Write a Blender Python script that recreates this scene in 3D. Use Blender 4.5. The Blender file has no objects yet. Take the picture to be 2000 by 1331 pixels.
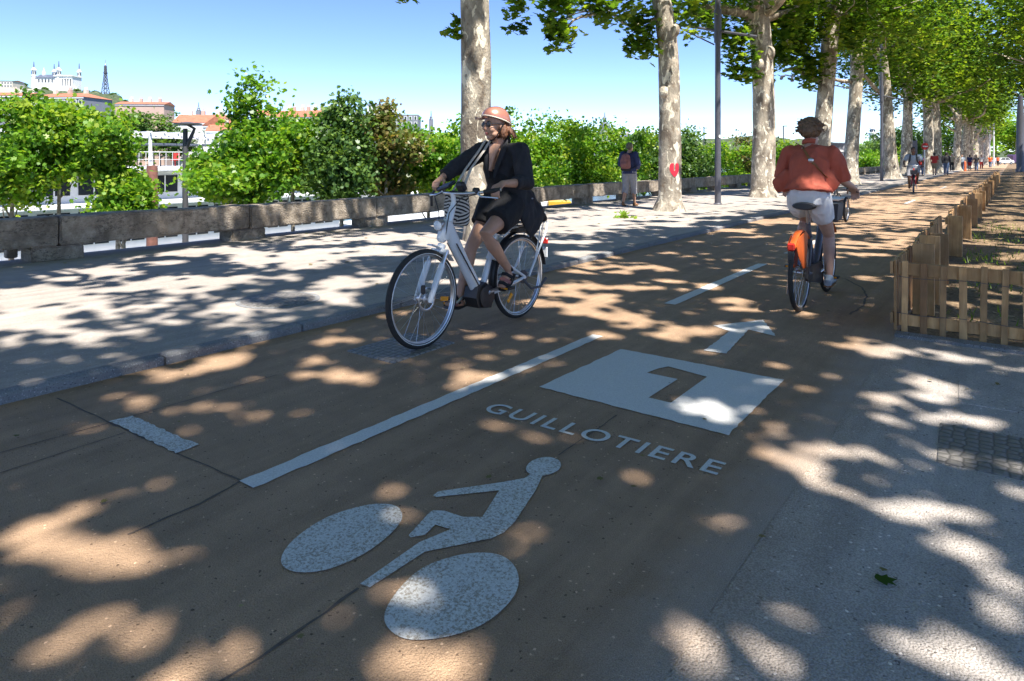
import bpy, math, random
import numpy as np
from mathutils import Vector, Matrix, noise

# ------------------------------------------------------------------ camera, sky, sun, exposure
S = bpy.context.scene
COL = S.collection
CAM_H, FPX, HZ = 1.32, 1310.0, 310.0           # eye height (m), focal length and horizon row in photo pixels
YAW = math.atan2(977, 1310)                     # the path runs along +Y, the camera looks 36.7 deg left of it
cY, sY = math.cos(YAW), math.sin(YAW)
cd = bpy.data.cameras.new('camera'); cam = bpy.data.objects.new('camera', cd); COL.objects.link(cam)
cam.location = (0, 0, CAM_H); cam.rotation_euler = (math.pi/2, 0, YAW)
cd.sensor_width = 36; cd.lens = 36*FPX/2000; cd.shift_y = -(665.5-HZ)/2000
cd.clip_start = .05; cd.clip_end = 8000
S.camera = cam
SUN_EL, SUN_AZ = math.radians(63), math.radians(-25)    # azimuth from +X towards +Y
sdir = Vector((math.cos(SUN_EL)*math.cos(SUN_AZ), math.cos(SUN_EL)*math.sin(SUN_AZ), math.sin(SUN_EL)))
ld = bpy.data.lights.new('sun', 'SUN'); sun = bpy.data.objects.new('sun', ld); COL.objects.link(sun)
ld.energy = 5.0; ld.angle = math.radians(.62); ld.color = (1, .955, .88)
sun.rotation_euler = sdir.to_track_quat('Z', 'Y').to_euler()
W = bpy.data.worlds.new('World'); S.world = W; W.use_nodes = True
nt = W.node_tree; bg = nt.nodes['Background']; sky = nt.nodes.new('ShaderNodeTexSky')
sky.sky_type = 'NISHITA'; sky.sun_disc = False; sky.sun_elevation = SUN_EL
sky.sun_rotation = math.pi/2 - SUN_AZ
sky.air_density = .6; sky.dust_density = 0; sky.ozone_density = 2.5; sky.altitude = 0
hs = nt.nodes.new('ShaderNodeHueSaturation'); hs.inputs['Saturation'].default_value = 1.12; hs.inputs['Hue'].default_value = .511
nt.links.new(sky.outputs[0], hs.inputs['Color']); nt.links.new(hs.outputs[0], bg.inputs[0]); bg.inputs[1].default_value = .13
S.view_settings.view_transform = 'Standard'; S.view_settings.look = 'None'
S.view_settings.exposure = 1.2; S.view_settings.gamma = 1
S.render.engine = 'CYCLES'
S.cycles.max_bounces = 9; S.cycles.diffuse_bounces = 6; S.cycles.glossy_bounces = 3
S.cycles.transmission_bounces = 4; S.cycles.transparent_max_bounces = 6
S.cycles.use_denoising = True
S.cycles.caustics_reflective = False; S.cycles.caustics_refractive = False

def gp(px, py, z=0.0):
    """the point at height z that the photo shows at pixel px,py"""
    u = (px-1000)/FPX; v = (py-HZ)/FPX; D = (CAM_H-z)/v
    return Vector((D*(-sY+u*cY), D*(cY+u*sY), z))
def dp(px, py, D):
    u = (px-1000)/FPX
    return Vector((D*(-sY+u*cY), D*(cY+u*sY), CAM_H-(py-HZ)/FPX*D))
def xp(px, py, X):
    u = (px-1000)/FPX; D = X/(-sY+u*cY)
    return Vector((X, D*(cY+u*sY), CAM_H-(py-HZ)/FPX*D))
rng = np.random.default_rng(7); random.seed(7)

# ------------------------------------------------------------------ mesh helpers
class MB:
    def __init__(s): s.v = []; s.f = []
    def add(s, v, f):
        o = len(s.v); s.v += [tuple(p) for p in v]; s.f += [tuple(i+o for i in q) for q in f]; return s
    def box(s, c, d, R=None, tp=1.0, bev=0):
        x, y, z = d[0]/2, d[1]/2, d[2]/2
        if bev:
            b = min(bev, x*.9, y*.9, z*.9); v = []; 
            for sz in (-1, 1):
                for sx, sy in ((-1,-1),(1,-1),(1,1),(-1,1)):
                    v += [(sx*(x-b), sy*(y-b), sz*z), (sx*x, sy*(y-b), sz*(z-b)), (sx*(x-b), sy*y, sz*(z-b))]
            f = []
            I = lambda k, t, h: h*12+(k % 4)*3+t
            f.append([I(3,0,0),I(2,0,0),I(1,0,0),I(0,0,0)]); f.append([I(k,0,1) for k in range(4)])
            f.append([I(0,2,0),I(1,2,0),I(1,2,1),I(0,2,1)]); f.append([I(2,2,0),I(3,2,0),I(3,2,1),I(2,2,1)])
            f.append([I(1,1,0),I(2,1,0),I(2,1,1),I(1,1,1)]); f.append([I(3,1,0),I(0,1,0),I(0,1,1),I(3,1,1)])
            for k in range(4):
                a, c2 = (2, 1) if k % 2 else (1, 2)
                q = [I(k,1,0),I(k,2,0),I(k,2,1),I(k,1,1)]
                f.append(q)
                for h in (0, 1):
                    f.append([I(k,0,h),I(k,1,h),I(k,2,h)])
            f += [[I(0,0,h),I(1,0,h),I(1,2,h),I(0,2,h)] for h in (0,1)] + [[I(2,0,h),I(3,0,h),I(3,2,h),I(2,2,h)] for h in (0,1)]
            f += [[I(1,0,h),I(2,0,h),I(2,1,h),I(1,1,h)] for h in (0,1)] + [[I(3,0,h),I(0,0,h),I(0,1,h),I(3,1,h)] for h in (0,1)]
        else:
            v = [(-x,-y,-z),(x,-y,-z),(x,y,-z),(-x,y,-z),(-x*tp,-y*tp,z),(x*tp,-y*tp,z),(x*tp,y*tp,z),(-x*tp,y*tp,z)]
            f = [(3,2,1,0),(4,5,6,7),(0,1,5,4),(1,2,6,5),(2,3,7,6),(3,0,4,7)]
        c = Vector(c)
        return s.add([(R @ Vector(p) if R else Vector(p))+c for p in v], f)
    def bar(s, a, b, w, h, up=(0,0,1)):
        a, b = Vector(a), Vector(b); d = (b-a); L = d.length; d.normalize(); u = Vector(up)
        sd = d.cross(u)
        if sd.length < 1e-4: sd = d.cross(Vector((1,0,0)))
        sd.normalize(); u = sd.cross(d); R = Matrix((d, sd, u)).transposed()
        return s.box((a+b)/2, (L, w, h), R)
    def tube(s, pts, r, n=8, side=None, cap=True, jit=None):
        pts = [Vector(p) for p in pts]; m = len(pts)
        if not isinstance(r, (list, tuple)) : r = [r]*m
        v = []; f = []; pu = None
        for i, p in enumerate(pts):
            d = (pts[min(i+1, m-1)]-pts[max(i-1, 0)])
            d = d.normalized() if d.length > 1e-9 else Vector((0,0,1))
            if side is not None: a = Vector(side); a = (a-d*a.dot(d))
            elif pu is not None: a = pu-d*pu.dot(d)
            else:
                a = Vector((0,0,1)) if abs(d.z) < .9 else Vector((1,0,0)); a = a-d*a.dot(d)
            a.normalize(); pu = a; b = d.cross(a)
            ra, rb = r[i] if isinstance(r[i], (tuple, list)) else (r[i], r[i])
            for k in range(n):
                t = 2*math.pi*k/n; j = 1 if jit is None else jit(i, t)
                v.append(p+a*(ra*math.cos(t)*j)+b*(rb*math.sin(t)*j))
        for i in range(m-1):
            for k in range(n):
                k2 = (k+1) % n; f.append((i*n+k, i*n+k2, (i+1)*n+k2, (i+1)*n+k))
        if cap:
            f.append(tuple(range(n-1, -1, -1))); f.append(tuple((m-1)*n+k for k in range(n)))
        return s.add(v, f)
    def ell(s, c, r, n=14, m=9, R=None):
        if not isinstance(r, (tuple, list)): r = (r, r, r)
        v = [Vector((0,0,-r[2]))]; f = []
        for i in range(1, m):
            ph = -math.pi/2+math.pi*i/m
            for k in range(n):
                t = 2*math.pi*k/n
                v.append(Vector((r[0]*math.cos(ph)*math.cos(t), r[1]*math.cos(ph)*math.sin(t), r[2]*math.sin(ph))))
        v.append(Vector((0,0,r[2]))); T = len(v)-1
        for k in range(n):
            k2 = (k+1) % n; f.append((0, 1+k2, 1+k)); f.append((T, 1+(m-2)*n+k, 1+(m-2)*n+k2))
            for i in range(m-2): f.append((1+i*n+k, 1+i*n+k2, 1+(i+1)*n+k2, 1+(i+1)*n+k))
        c = Vector(c)
        return s.add([(R @ p if R else p)+c for p in v], f)
    def lathe(s, prof, n=16, c=(0,0,0), R=None):
        v = []; f = []; c = Vector(c)
        for r, z in prof:
            for k in range(n):
                t = 2*math.pi*k/n; p = Vector((r*math.cos(t), r*math.sin(t), z)); v.append((R @ p if R else p)+c)
        for i in range(len(prof)-1):
            for k in range(n):
                k2 = (k+1) % n; f.append((i*n+k, i*n+k2, (i+1)*n+k2, (i+1)*n+k))
        f.append(tuple(range(n-1,-1,-1))); f.append(tuple((len(prof)-1)*n+k for k in range(n)))
        return s.add(v, f)
    def torus(s, c, R0, r, n=40, m=8, sq=1.0):
        """in the xz plane (a wheel rolling along x)"""
        v = []; f = []; c = Vector(c)
        for i in range(n):
            t = 2*math.pi*i/n
            for k in range(m):
                q = 2*math.pi*k/m; rr = R0+r*math.cos(q)
                v.append(c+Vector((rr*math.cos(t), r*sq*math.sin(q), rr*math.sin(t))))
        for i in range(n):
            for k in range(m):
                i2, k2 = (i+1) % n, (k+1) % m
                f.append((i*m+k, i*m+k2, i2*m+k2, i2*m+k))
        return s.add(v, f)
    def prism(s, loop, ax, h0, h1):
        """loop of 2D points extruded along axis ax ('x','y','z') from h0 to h1"""
        g = {'z': lambda a,b,h:(a,b,h), 'y': lambda a,b,h:(a,h,b), 'x': lambda a,b,h:(h,a,b)}[ax]
        n = len(loop); v = [g(a,b,h0) for a,b in loop]+[g(a,b,h1) for a,b in loop]
        f = [tuple(range(n-1,-1,-1)), tuple(range(n,2*n))]+[(k,(k+1)%n,n+(k+1)%n,n+k) for k in range(n)]
        return s.add(v, f)
    def mesh(s, name='m'):
        me = bpy.data.meshes.new(name); me.from_pydata(s.v, [], s.f); me.update(); return me
    def build(s, name, mat, parent=None, smooth=True, ang=40):
        me = s.mesh(name); return link(name, me, mat, parent, smooth, ang)

def link(name, me, mat, parent=None, smooth=True, ang=40):
    import bmesh
    bm = bmesh.new(); bm.from_mesh(me); bmesh.ops.recalc_face_normals(bm, faces=bm.faces); bm.to_mesh(me); bm.free()
    if smooth:
        me.shade_smooth()
        try: me.set_sharp_from_angle(angle=math.radians(ang))
        except Exception: pass
    me.materials.clear(); me.materials.append(mat)
    o = bpy.data.objects.new(name, me); COL.objects.link(o)
    if parent is not None: o.parent = parent
    return o
def tag(o, label=None, cat=None, group=None, kind=None):
    if label: o['label'] = label
    if cat: o['category'] = cat
    if group: o['group'] = group
    if kind: o['kind'] = kind
    return o
def thing(name, label, cat, loc=(0,0,0), rz=0, group=None, scale=1):
    o = bpy.data.objects.new(name, None); COL.objects.link(o); o.location = loc; o.rotation_euler = (0,0,rz)
    o.scale = (scale,)*3; o.empty_display_size = .2
    return tag(o, label, cat, group)
def dup(o, parent=None):
    c = o.copy(); COL.objects.link(c)
    if parent is not None: c.parent = parent
    for ch in o.children: dup(ch, c)
    return c
def soft(name, mb, vox, mat, parent=None, sm=4, wr=0.0, ws=12.0, fac=.6):
    """fuses the pieces of mb into one continuous skin, smooths and wrinkles it"""
    t = bpy.data.objects.new('tmp', mb.mesh()); COL.objects.link(t)
    m = t.modifiers.new('r', 'REMESH'); m.mode = 'VOXEL'; m.voxel_size = vox
    if sm: q = t.modifiers.new('s', 'SMOOTH'); q.iterations = sm; q.factor = fac
    dg = bpy.context.evaluated_depsgraph_get(); me = bpy.data.meshes.new_from_object(t.evaluated_get(dg))
    bpy.data.objects.remove(t)
    if wr:
        n = len(me.vertices); co = [v.co.copy() for v in me.vertices]; no = [v.normal.copy() for v in me.vertices]
        for i, v in enumerate(me.vertices):
            p = co[i]; q = Vector((p.x*1.0, p.y*1.0, p.z*.45))*ws
            k = noise.noise(q+Vector((9,3,1))+.5*Vector((q.z,0,q.x))); k2 = noise.noise(q*2.3+Vector((2,5,q.x)))
            v.co = p+no[i]*wr*(1.1*(.45-abs(k)*2)+.45*(.4-abs(k2)*2))
    o = link(name, me, mat, parent, True, 180); return o

# ------------------------------------------------------------------ materials
class NT:
    def __init__(s, name):
        s.m = bpy.data.materials.new(name); s.m.use_nodes = True; s.t = s.m.node_tree; s.b = s.t.nodes['Principled BSDF']; s.pos = None
    def n(s, typ, ins=None, **kw):
        o = s.t.nodes.new('ShaderNode'+typ)
        for k, v in kw.items(): setattr(o, k, v)
        for k, v in (ins or {}).items():
            i = o.inputs[k]
            if isinstance(v, bpy.types.NodeSocket): s.t.links.new(v, i)
            else: i.default_value = v
        return o
    def co(s, scale=(1,1,1), world=True):
        a = s.n('NewGeometry').outputs['Position'] if world else s.n('TexCoord').outputs['Object']
        return s.n('Mapping', {'Vector': a, 'Scale': scale}).outputs[0]
    def noise(s, v, sc, det=4, rough=.6, dist=0):
        return s.n('TexNoise', {'Vector': v, 'Scale': sc, 'Detail': det, 'Roughness': rough, 'Distortion': dist}).outputs[0]
    def ramp(s, f, stops):
        o = s.n('ValToRGB', {'Fac': f}); e = o.color_ramp.elements
        while len(e) < len(stops): e.new(.5)
        for k, (p, c) in enumerate(stops):
            e[k].position = p; e[k].color = (*c, 1) if len(c) == 3 else c
        return o.outputs[0]
    def mix(s, f, a, b, typ='MIX'):
        o = s.n('Mix', data_type='RGBA', blend_type=typ); 
        for k, v in ((0, f), (6, a), (7, b)):
            if isinstance(v, bpy.types.NodeSocket): s.t.links.new(v, o.inputs[k])
            elif k == 0: o.inputs[0].default_value = v
            else: o.inputs[k].default_value = (*v, 1)
        return o.outputs[2]
    def set(s, k, v):
        if isinstance(v, bpy.types.NodeSocket): s.t.links.new(v, s.b.inputs[k])
        else: s.b.inputs[k].default_value = (*v, 1) if isinstance(v, tuple) and len(v) == 3 else v
        return s
    def bump(s, h, strength=.4, dist=.02):
        return s.set('Normal', s.n('Bump', {'Height': h, 'Strength': strength, 'Distance': dist}).outputs[0])
def simple(name, c, rough=.6, metal=0, var=.15, sc=8, bump=0, bsc=60, coat=0, world=False):
    k = NT(name); p = k.co(world=world); f = k.noise(p, sc, 5)
    lo = tuple(max(0, x*(1-var)) for x in c); hi = tuple(min(1, x*(1+var)) for x in c)
    k.set('Base Color', k.ramp(f, [(.3, lo), (.7, hi)])); k.set('Roughness', rough); k.set('Metallic', metal)
    if coat: k.set('Coat Weight', coat)
    if bump: k.bump(k.noise(p, bsc, 3), bump, .01)
    return k.m
M = {}
# ochre cycle path: fine sandy aggregate in a tan binder, faint stains
def ground_mat(name, base, dark, light, agg=220, stain=.5, bump=.5, specks=.12, cell=1.0, edge=None):
    k = NT(name); p = k.co()
    big = k.noise(p, .55, 5, .6); med = k.noise(p, 5, 5, .65); fine = k.noise(p, agg, 2, .5)
    vo = k.n('TexVoronoi', {'Vector': p, 'Scale': agg*.55*cell}, feature='F1'); 
    c = k.mix(k.ramp(fine, [(.35, (0,0,0)), (.65, (1,1,1))]), dark, light)
    c = k.mix(.22, c, base)
    st = k.ramp(big, [(.3, (1-stain*.45,)*3), (.62, (1,1,1))]); c = k.mix(1, c, st, 'MULTIPLY')
    st2 = k.ramp(med, [(.32, (1-stain*.3,)*3), (.6, (1,1,1))]); c = k.mix(1, c, st2, 'MULTIPLY')
    sp = k.ramp(vo.outputs['Color'], [(1-specks-.02, (0,0,0)), (1-specks, (1,1,1))])
    c = k.mix(sp, c, tuple(min(1, x*1.35) for x in light))
    sp2 = k.ramp(vo.outputs['Color'], [(specks*1.3, (1,1,1)), (specks*1.3+.02, (0,0,0))])
    c = k.mix(sp2, c, tuple(x*.45 for x in dark))
    tr = k.noise(k.co((5,.35,1)), 1.6, 5, .6); c = k.mix(1, c, k.ramp(tr, [(.35,(1-stain*.35,)*3),(.6,(1.03,1.03,1.03))]), 'MULTIPLY')
    pt = k.noise(p, 17, 3, .6); c = k.mix(k.ramp(pt, [(.66,(0,0,0)),(.74,(stain*.6,)*3)]), c, tuple(q*.62 for q in dark))
    if edge:
        x = k.n('SeparateXYZ', {0: p}).outputs[0]; xx = k.n('Math', {0: k.n('Math', {0: k.noise(p, 4, 5), 1: .30}, operation='MULTIPLY').outputs[0], 1: x}, operation='ADD').outputs[0]
        yy = k.ramp(k.n('MapRange', {0: k.n('SeparateXYZ', {0: p}).outputs[1], 1: 5.2, 2: 5.9}).outputs[0], [(0,(1,1,1)),(1,(.25,.25,.25))])
        f = k.mix(1, k.ramp(k.n('MapRange', {0: xx, 1: edge[2], 2: edge[3]}).outputs[0], [(.1,(edge[4],)*3),(.9,(edge[5],)*3)]), yy, 'MULTIPLY')
        c = k.mix(f, c, k.mix(k.ramp(fine, [(.35,(0,0,0)),(.65,(1,1,1))]), edge[0], edge[1]))
    k.set('Base Color', c).set('Roughness', .85); k.b.inputs['Specular IOR Level'].default_value = .3
    h = k.n('Math', {0: fine, 1: vo.outputs['Distance']}, operation='SUBTRACT').outputs[0]
    k.bump(h, bump, .006); return k.m
M['ochre'] = ground_mat('ochre_binder', (.48,.31,.188), (.33,.21,.127), (.59,.40,.257), 260, .5, .9, .05, 1, ((.34,.29,.25),(.58,.51,.45),-.85,-.50,0,.62))
M['sand'] = ground_mat('sandy_pavement', (.45,.395,.345), (.33,.285,.25), (.55,.485,.43), 260, .45, .5, .05)
M['grey'] = ground_mat('grey_aggregate', (.55,.49,.44), (.38,.33,.29), (.69,.62,.56), 170, .5, 1.0, .06, 1.3, ((.32,.20,.11),(.54,.37,.23),-.60,-.15,.38,0))
M['dirt'] = ground_mat('bare_soil', (.27,.175,.10), (.16,.10,.055), (.40,.28,.165), 45, .8, 1.0, .10)
M['quay'] = ground_mat('quay_setts', (.4,.39,.37), (.3,.29,.27), (.48,.46,.43), 40, .4, .4, .1)
M['land'] = ground_mat('far_land', (.10,.13,.05), (.06,.09,.03), (.16,.17,.08), 2, .5, .1, .1)
M['kerb'] = ground_mat('kerb_granite', (.30,.30,.30), (.17,.17,.18), (.38,.38,.38), 380, .5, .5, .12)
def stone():
    k = NT('weathered_stone'); p = k.co()
    a = k.noise(p, 1.3, 6, .65); b = k.noise(p, 9, 6, .7); v = k.noise(k.co((1.6,1.6,1)), 1.5, 5, .6, .8)
    c = k.ramp(b, [(.28, (.21,.17,.125)), (.5, (.42,.345,.265)), (.72, (.60,.51,.41))])
    c = k.mix(k.ramp(v, [(.46, (0,0,0)), (.62, (.70,.70,.70))]), c, (.13,.105,.08))
    c = k.mix(k.ramp(a, [(.5, (0,0,0)), (.7, (.5,.5,.5))]), c, (.37,.31,.23))
    cr = k.n('Math', {0: k.n('Math', {0: k.noise(k.co((1,.8,2.2)), 1.4, 6, .7), 1: .5}, operation='SUBTRACT').outputs[0]}, operation='ABSOLUTE').outputs[0]
    c = k.mix(k.ramp(cr, [(.0,(.8,.8,.8)),(.012,(0,0,0))]), c, (.06,.05,.04))
    k.set('Base Color', c).set('Roughness', .9)
    k.bump(k.n('Math', {0: b, 1: k.noise(p, 45, 4)}, operation='ADD').outputs[0], .9, .05); return k.m
M['stone'] = stone()
def bark():
    k = NT('plane_bark'); p0 = k.co((1,1,.55)); rn = k.n('ObjectInfo').outputs['Random']; pa = k.n('VectorMath', {0: p0}, operation='ADD'); k.t.links.new(k.n('CombineXYZ', {0: rn, 1: rn, 2: k.n('Math', {0: rn, 1: 23.0}, operation='MULTIPLY').outputs[0]}).outputs[0], pa.inputs[1]); p = pa.outputs[0]; w = k.noise(p, 3, 3)
    pv = k.n('Mapping', {'Vector': k.co((1,1,.5), False)}).outputs[0]
    f = k.noise(p, 4.0, 4, .55, .6); g = k.noise(p, 7.5, 4, .5, .8); h = k.noise(p, 38, 4, .6)
    c = k.ramp(f, [(.36, (.19,.155,.12)), (.43, (.31,.27,.215)), (.54, (.40,.36,.295)), (.60, (.55,.49,.395))])
    c = k.mix(k.ramp(g, [(.57, (0,0,0)), (.59, (1,1,1))]), c, (.78,.72,.60))
    c = k.mix(k.ramp(g, [(.33, (1,1,1)), (.36, (0,0,0))]), c, (.27,.215,.155))
    c = k.mix(.35, c, k.ramp(h, [(.3, (.12,.10,.08)), (.7, (.6,.53,.43))]), 'OVERLAY')
    lo = k.n('SeparateXYZ', {0: k.co()}).outputs[2]; c = k.mix(k.ramp(k.n('Math', {0: lo, 1: k.n('Math', {0: f, 1: .9}, operation='MULTIPLY').outputs[0]}, operation='ADD').outputs[0], [(.35,(.55,.55,.55)),(.75,(0,0,0))]), c, (.21,.17,.12))
    k.set('Base Color', k.n('HueSaturation', {'Color': c, 'Value': k.n('MapRange', {0: rn, 3: .86, 4: 1.12}).outputs[0]}).outputs[0]).set('Roughness', .85)
    k.bump(k.n('Math', {0: g, 1: h}, operation='ADD').outputs[0], .7, .03); return k.m
M['bark'] = bark()
def foliage(name, cols, tr=.45):
    k = NT(name); at = k.n('Attribute', attribute_name='tint').outputs['Fac']
    c = k.ramp(at, [(i/(len(cols)-1), q) for i, q in enumerate(cols)])
    d = k.n('BsdfDiffuse', {'Color': c}); 
    c2 = k.mix(1, c, (1.4,1.4,.5), 'MULTIPLY')
    t = k.n('BsdfTranslucent', {'Color': c2}); mx = k.n('MixShader', {0: tr, 1: d.outputs[0], 2: t.outputs[0]})
    g = k.n('BsdfGlossy', {'Color': (1,1,1,1), 'Roughness': .38}); m2 = k.n('MixShader', {0: .018, 1: mx.outputs[0], 2: g.outputs[0]})
    k.t.links.new(m2.outputs[0], k.t.nodes['Material Output'].inputs[0]); return k.m
M['leaf'] = foliage('plane_leaves', [(.035,.085,.012), (.085,.175,.020), (.17,.275,.028), (.30,.38,.042)], .55)
M['leaf_q'] = foliage('bank_tree_leaves', [(.052,.135,.016), (.115,.265,.024), (.19,.35,.030), (.33,.42,.05)], .5)
M['leaf_d'] = foliage('dark_leaves', [(.045,.105,.032), (.08,.16,.045), (.12,.215,.055), (.18,.28,.065)], .42)
M['leaf_b'] = foliage('browning_leaves', [(.06,.11,.022), (.12,.17,.034), (.21,.18,.055), (.34,.24,.10)], .4)
M['leaf_dry'] = foliage('fallen_leaves', [(.10,.12,.04), (.18,.16,.06), (.26,.20,.09), (.38,.32,.16)], .2)
def paint(name, wear):
    k = NT(name); p = k.co(); a = k.noise(p, 3, 4); b = k.noise(p, 105, 4, .7); a = k.n('Math', {0: a, 1: k.noise(k.co((4,.4,1)), 2.2, 4)}, operation='ADD').outputs[0]; a = k.n('Math', {0: a, 1: .55}, operation='MULTIPLY').outputs[0]; b2 = k.noise(p, 160, 2)
    c = k.ramp(b2, [(.3, (.56,.55,.53)), (.7, (.74,.73,.70))])
    f = k.n('Math', {0: b, 1: k.n('Math', {0: a, 1: .35}, operation='MULTIPLY').outputs[0]}, operation='ADD').outputs[0]
    c = k.mix(k.ramp(f, [(wear-.06, (.75,.75,.75)), (wear+.05, (0,0,0))]), c, (.25,.195,.125))
    k.set('Base Color', c).set('Roughness', .7); k.bump(b, .25, .004); return k.m
M['paint'] = paint('road_paint', .50); M['paint_worn'] = paint('worn_road_paint', .655)
M['stain'] = simple('dark_joint', (.13,.10,.08), .95, 0, .3, 30, world=True)
def wood(name, a, b):
    k = NT(name); p = k.co((1,1,1), False); oi = k.n('ObjectInfo').outputs['Random']
    q = k.n('VectorMath', {0: p, 1: (0,0,0)}, operation='ADD'); k.t.links.new(k.n('CombineXYZ', {0: oi, 1: oi, 2: oi}).outputs[0], q.inputs[1])
    f = k.noise(k.n('Mapping', {'Vector': q.outputs[0], 'Scale': (9,9,1.2)}).outputs[0], 4, 6, .65, .5); g = k.noise(q.outputs[0], 3, 3)
    c = k.ramp(f, [(.3, a), (.7, b)]); c = k.mix(k.ramp(g, [(.35, (.5,.5,.5)), (.6, (0,0,0))]), c, (.13,.085,.05))
    hs = k.n('HueSaturation', {'Color': c, 'Value': k.n('MapRange', {0: oi, 3: .65, 4: 1.25}).outputs[0]})
    k.set('Base Color', hs.outputs[0]).set('Roughness', .8); k.bump(f, .4, .006); return k.m
M['wood'] = wood('pallet_wood', (.44,.235,.09), (.66,.41,.19)); M['wood_d'] = wood('dark_pallet_wood', (.29,.14,.055), (.48,.27,.12))
M['post'] = simple('grey_post_paint', (.10,.10,.115), .45, .2, .12, 6)
M['steel'] = simple('brushed_steel', (.55,.55,.56), .3, .9, .1, 20)
M['black'] = simple('black_plastic', (.018,.018,.02), .45, 0, .2, 20)
M['rubber'] = simple('tyre_rubber', (.022,.021,.02), .75, 0, .3, 40, .3, 200)
M['white_m'] = simple('white_bike_paint', (.66,.69,.70), .28, 0, .05, 4, coat=.4)
M['orange'] = simple('orange_plastic', (.72,.13,.02), .35, 0, .08, 6, coat=.3)
M['amber'] = simple('amber_reflector', (.70,.28,.02), .2, 0, .1, 30)
M['redlens'] = simple('red_lens', (.62,.03,.02), .2, 0, .1, 30)
M['glass_l'] = simple('lamp_lens', (.72,.76,.78), .08, 0, .05, 30)
M['skin'] = simple('tanned_skin', (.42,.235,.155), .5, 0, .10, 14, .1, 90)
M['skin_p'] = simple('pale_skin', (.50,.30,.22), .5, 0, .10, 14, .1, 90)
M['skin_d'] = simple('brown_skin', (.16,.085,.05), .5, 0, .10, 14)
M['cloth_k'] = simple('black_wool_cloth', (.016,.016,.02), .85, 0, .3, 20, .3, 300)
M['cloth_k2'] = simple('black_jersey', (.010,.010,.012), .9, 0, .3, 20, .2, 300)
M['cloth_r'] = simple('rust_red_linen', (.40,.085,.048), .85, 0, .14, 7, .3, 300)
M['cloth_w'] = simple('white_cotton', (.68,.67,.66), .85, 0, .06, 7, .3, 300)
M['cloth_n'] = simple('navy_knit', (.025,.035,.10), .9, 0, .2, 10, .2, 200)
M['cloth_g'] = simple('grey_cotton', (.27,.27,.29), .9, 0, .15, 10, .2, 200)
M['cloth_b'] = simple('blue_grey_cotton', (.33,.39,.46), .9, 0, .12, 8, .2, 200)
M['denim'] = simple('denim', (.08,.12,.21), .9, 0, .2, 10, .2, 200)
M['khaki'] = simple('khaki_cotton', (.30,.25,.16), .9, 0, .15, 10)
M['cloth_red'] = simple('red_cotton', (.45,.035,.03), .85, 0, .12, 10)
M['helmet'] = simple('copper_helmet', (.52,.22,.16), .30, .35, .05, 6, coat=.5)
M['cream'] = simple('cream_trim', (.68,.60,.48), .5, 0, .06, 20)
M['hair'] = simple('auburn_hair', (.16,.065,.028), .5, .0, .55, 45, .5, 120)
M['hair_b'] = simple('brown_hair', (.14,.080,.042), .5, .0, .6, 40, .5, 120)
M['hair_k'] = simple('dark_hair', (.018,.014,.012), .5, 0, .4, 40)
M['lip'] = simple('lips', (.40,.14,.12), .4, 0, .1, 20)
M['leather'] = simple('tan_leather', (.22,.10,.035), .55, 0, .2, 20)
M['strap'] = simple('striped_webbing', (.50,.44,.38), .8, 0, .25, 60)
M['maroon'] = simple('faded_maroon_canvas', (.24,.10,.09), .85, 0, .2, 12, .3, 200)
M['white_w'] = simple('white_render', (.74,.74,.72), .7, 0, .05, 2, world=True)
M['cream_w'] = simple('cream_facade', (.62,.55,.45), .85, 0, .08, .3, world=True)
M['grey_w'] = simple('grey_facade', (.20,.215,.25), .85, 0, .08, .3, world=True)
M['pink_w'] = simple('pink_facade', (.52,.37,.30), .85, 0, .08, .3, world=True)
M['roof'] = simple('red_roof_tiles', (.36,.135,.075), .85, 0, .25, .8, world=True)
M['slate'] = simple('slate_roof', (.10,.12,.16), .5, 0, .15, .6, world=True)
M['win'] = simple('dark_glass', (.025,.03,.036), .08, 0, .3, 1, world=True)
M['iron'] = simple('dark_iron', (.09,.09,.10), .6, .3, .1, 1, world=True)
M['rust'] = simple('rusty_steel', (.20,.085,.06), .8, .1, .25, 5)
M['yellow'] = simple('yellow_panel', (.62,.36,.03), .5, 0, .1, 4)
M['red_g'] = simple('red_spray_paint', (.62,.02,.045), .6, 0, .12, 25)
M['car'] = simple('white_car_paint', (.72,.72,.72), .25, 0, .03, 2, coat=.5)
M['hill'] = ground_mat('wooded_hill', (.075,.105,.045), (.04,.065,.025), (.12,.15,.065), .25, .5, .1, .1)
def water():
    k = NT('river_water'); p = k.co((1,.5,1)); k.set('Base Color', (.05,.10,.10)).set('Roughness', .08)
    k.bump(k.noise(p, 1.5, 4), .3, .1); return k.m
M['water'] = water()
def manhole(name, sc):
    k = NT(name); p = k.co(); v = k.n('TexVoronoi', {'Vector': p, 'Scale': sc, 'Randomness': .35}, feature='DISTANCE_TO_EDGE').outputs[0]
    c = k.ramp(v, [(.03, (.12,.11,.10)), (.14, (.24,.22,.20))]); k.set('Base Color', c).set('Roughness', .6).set('Metallic', .2)
    k.bump(v, .8, .03); return k.m
M['manhole'] = manhole('cast_iron_pattern', 24); M['cobble'] = manhole('hex_cover_pattern', 19)
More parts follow.
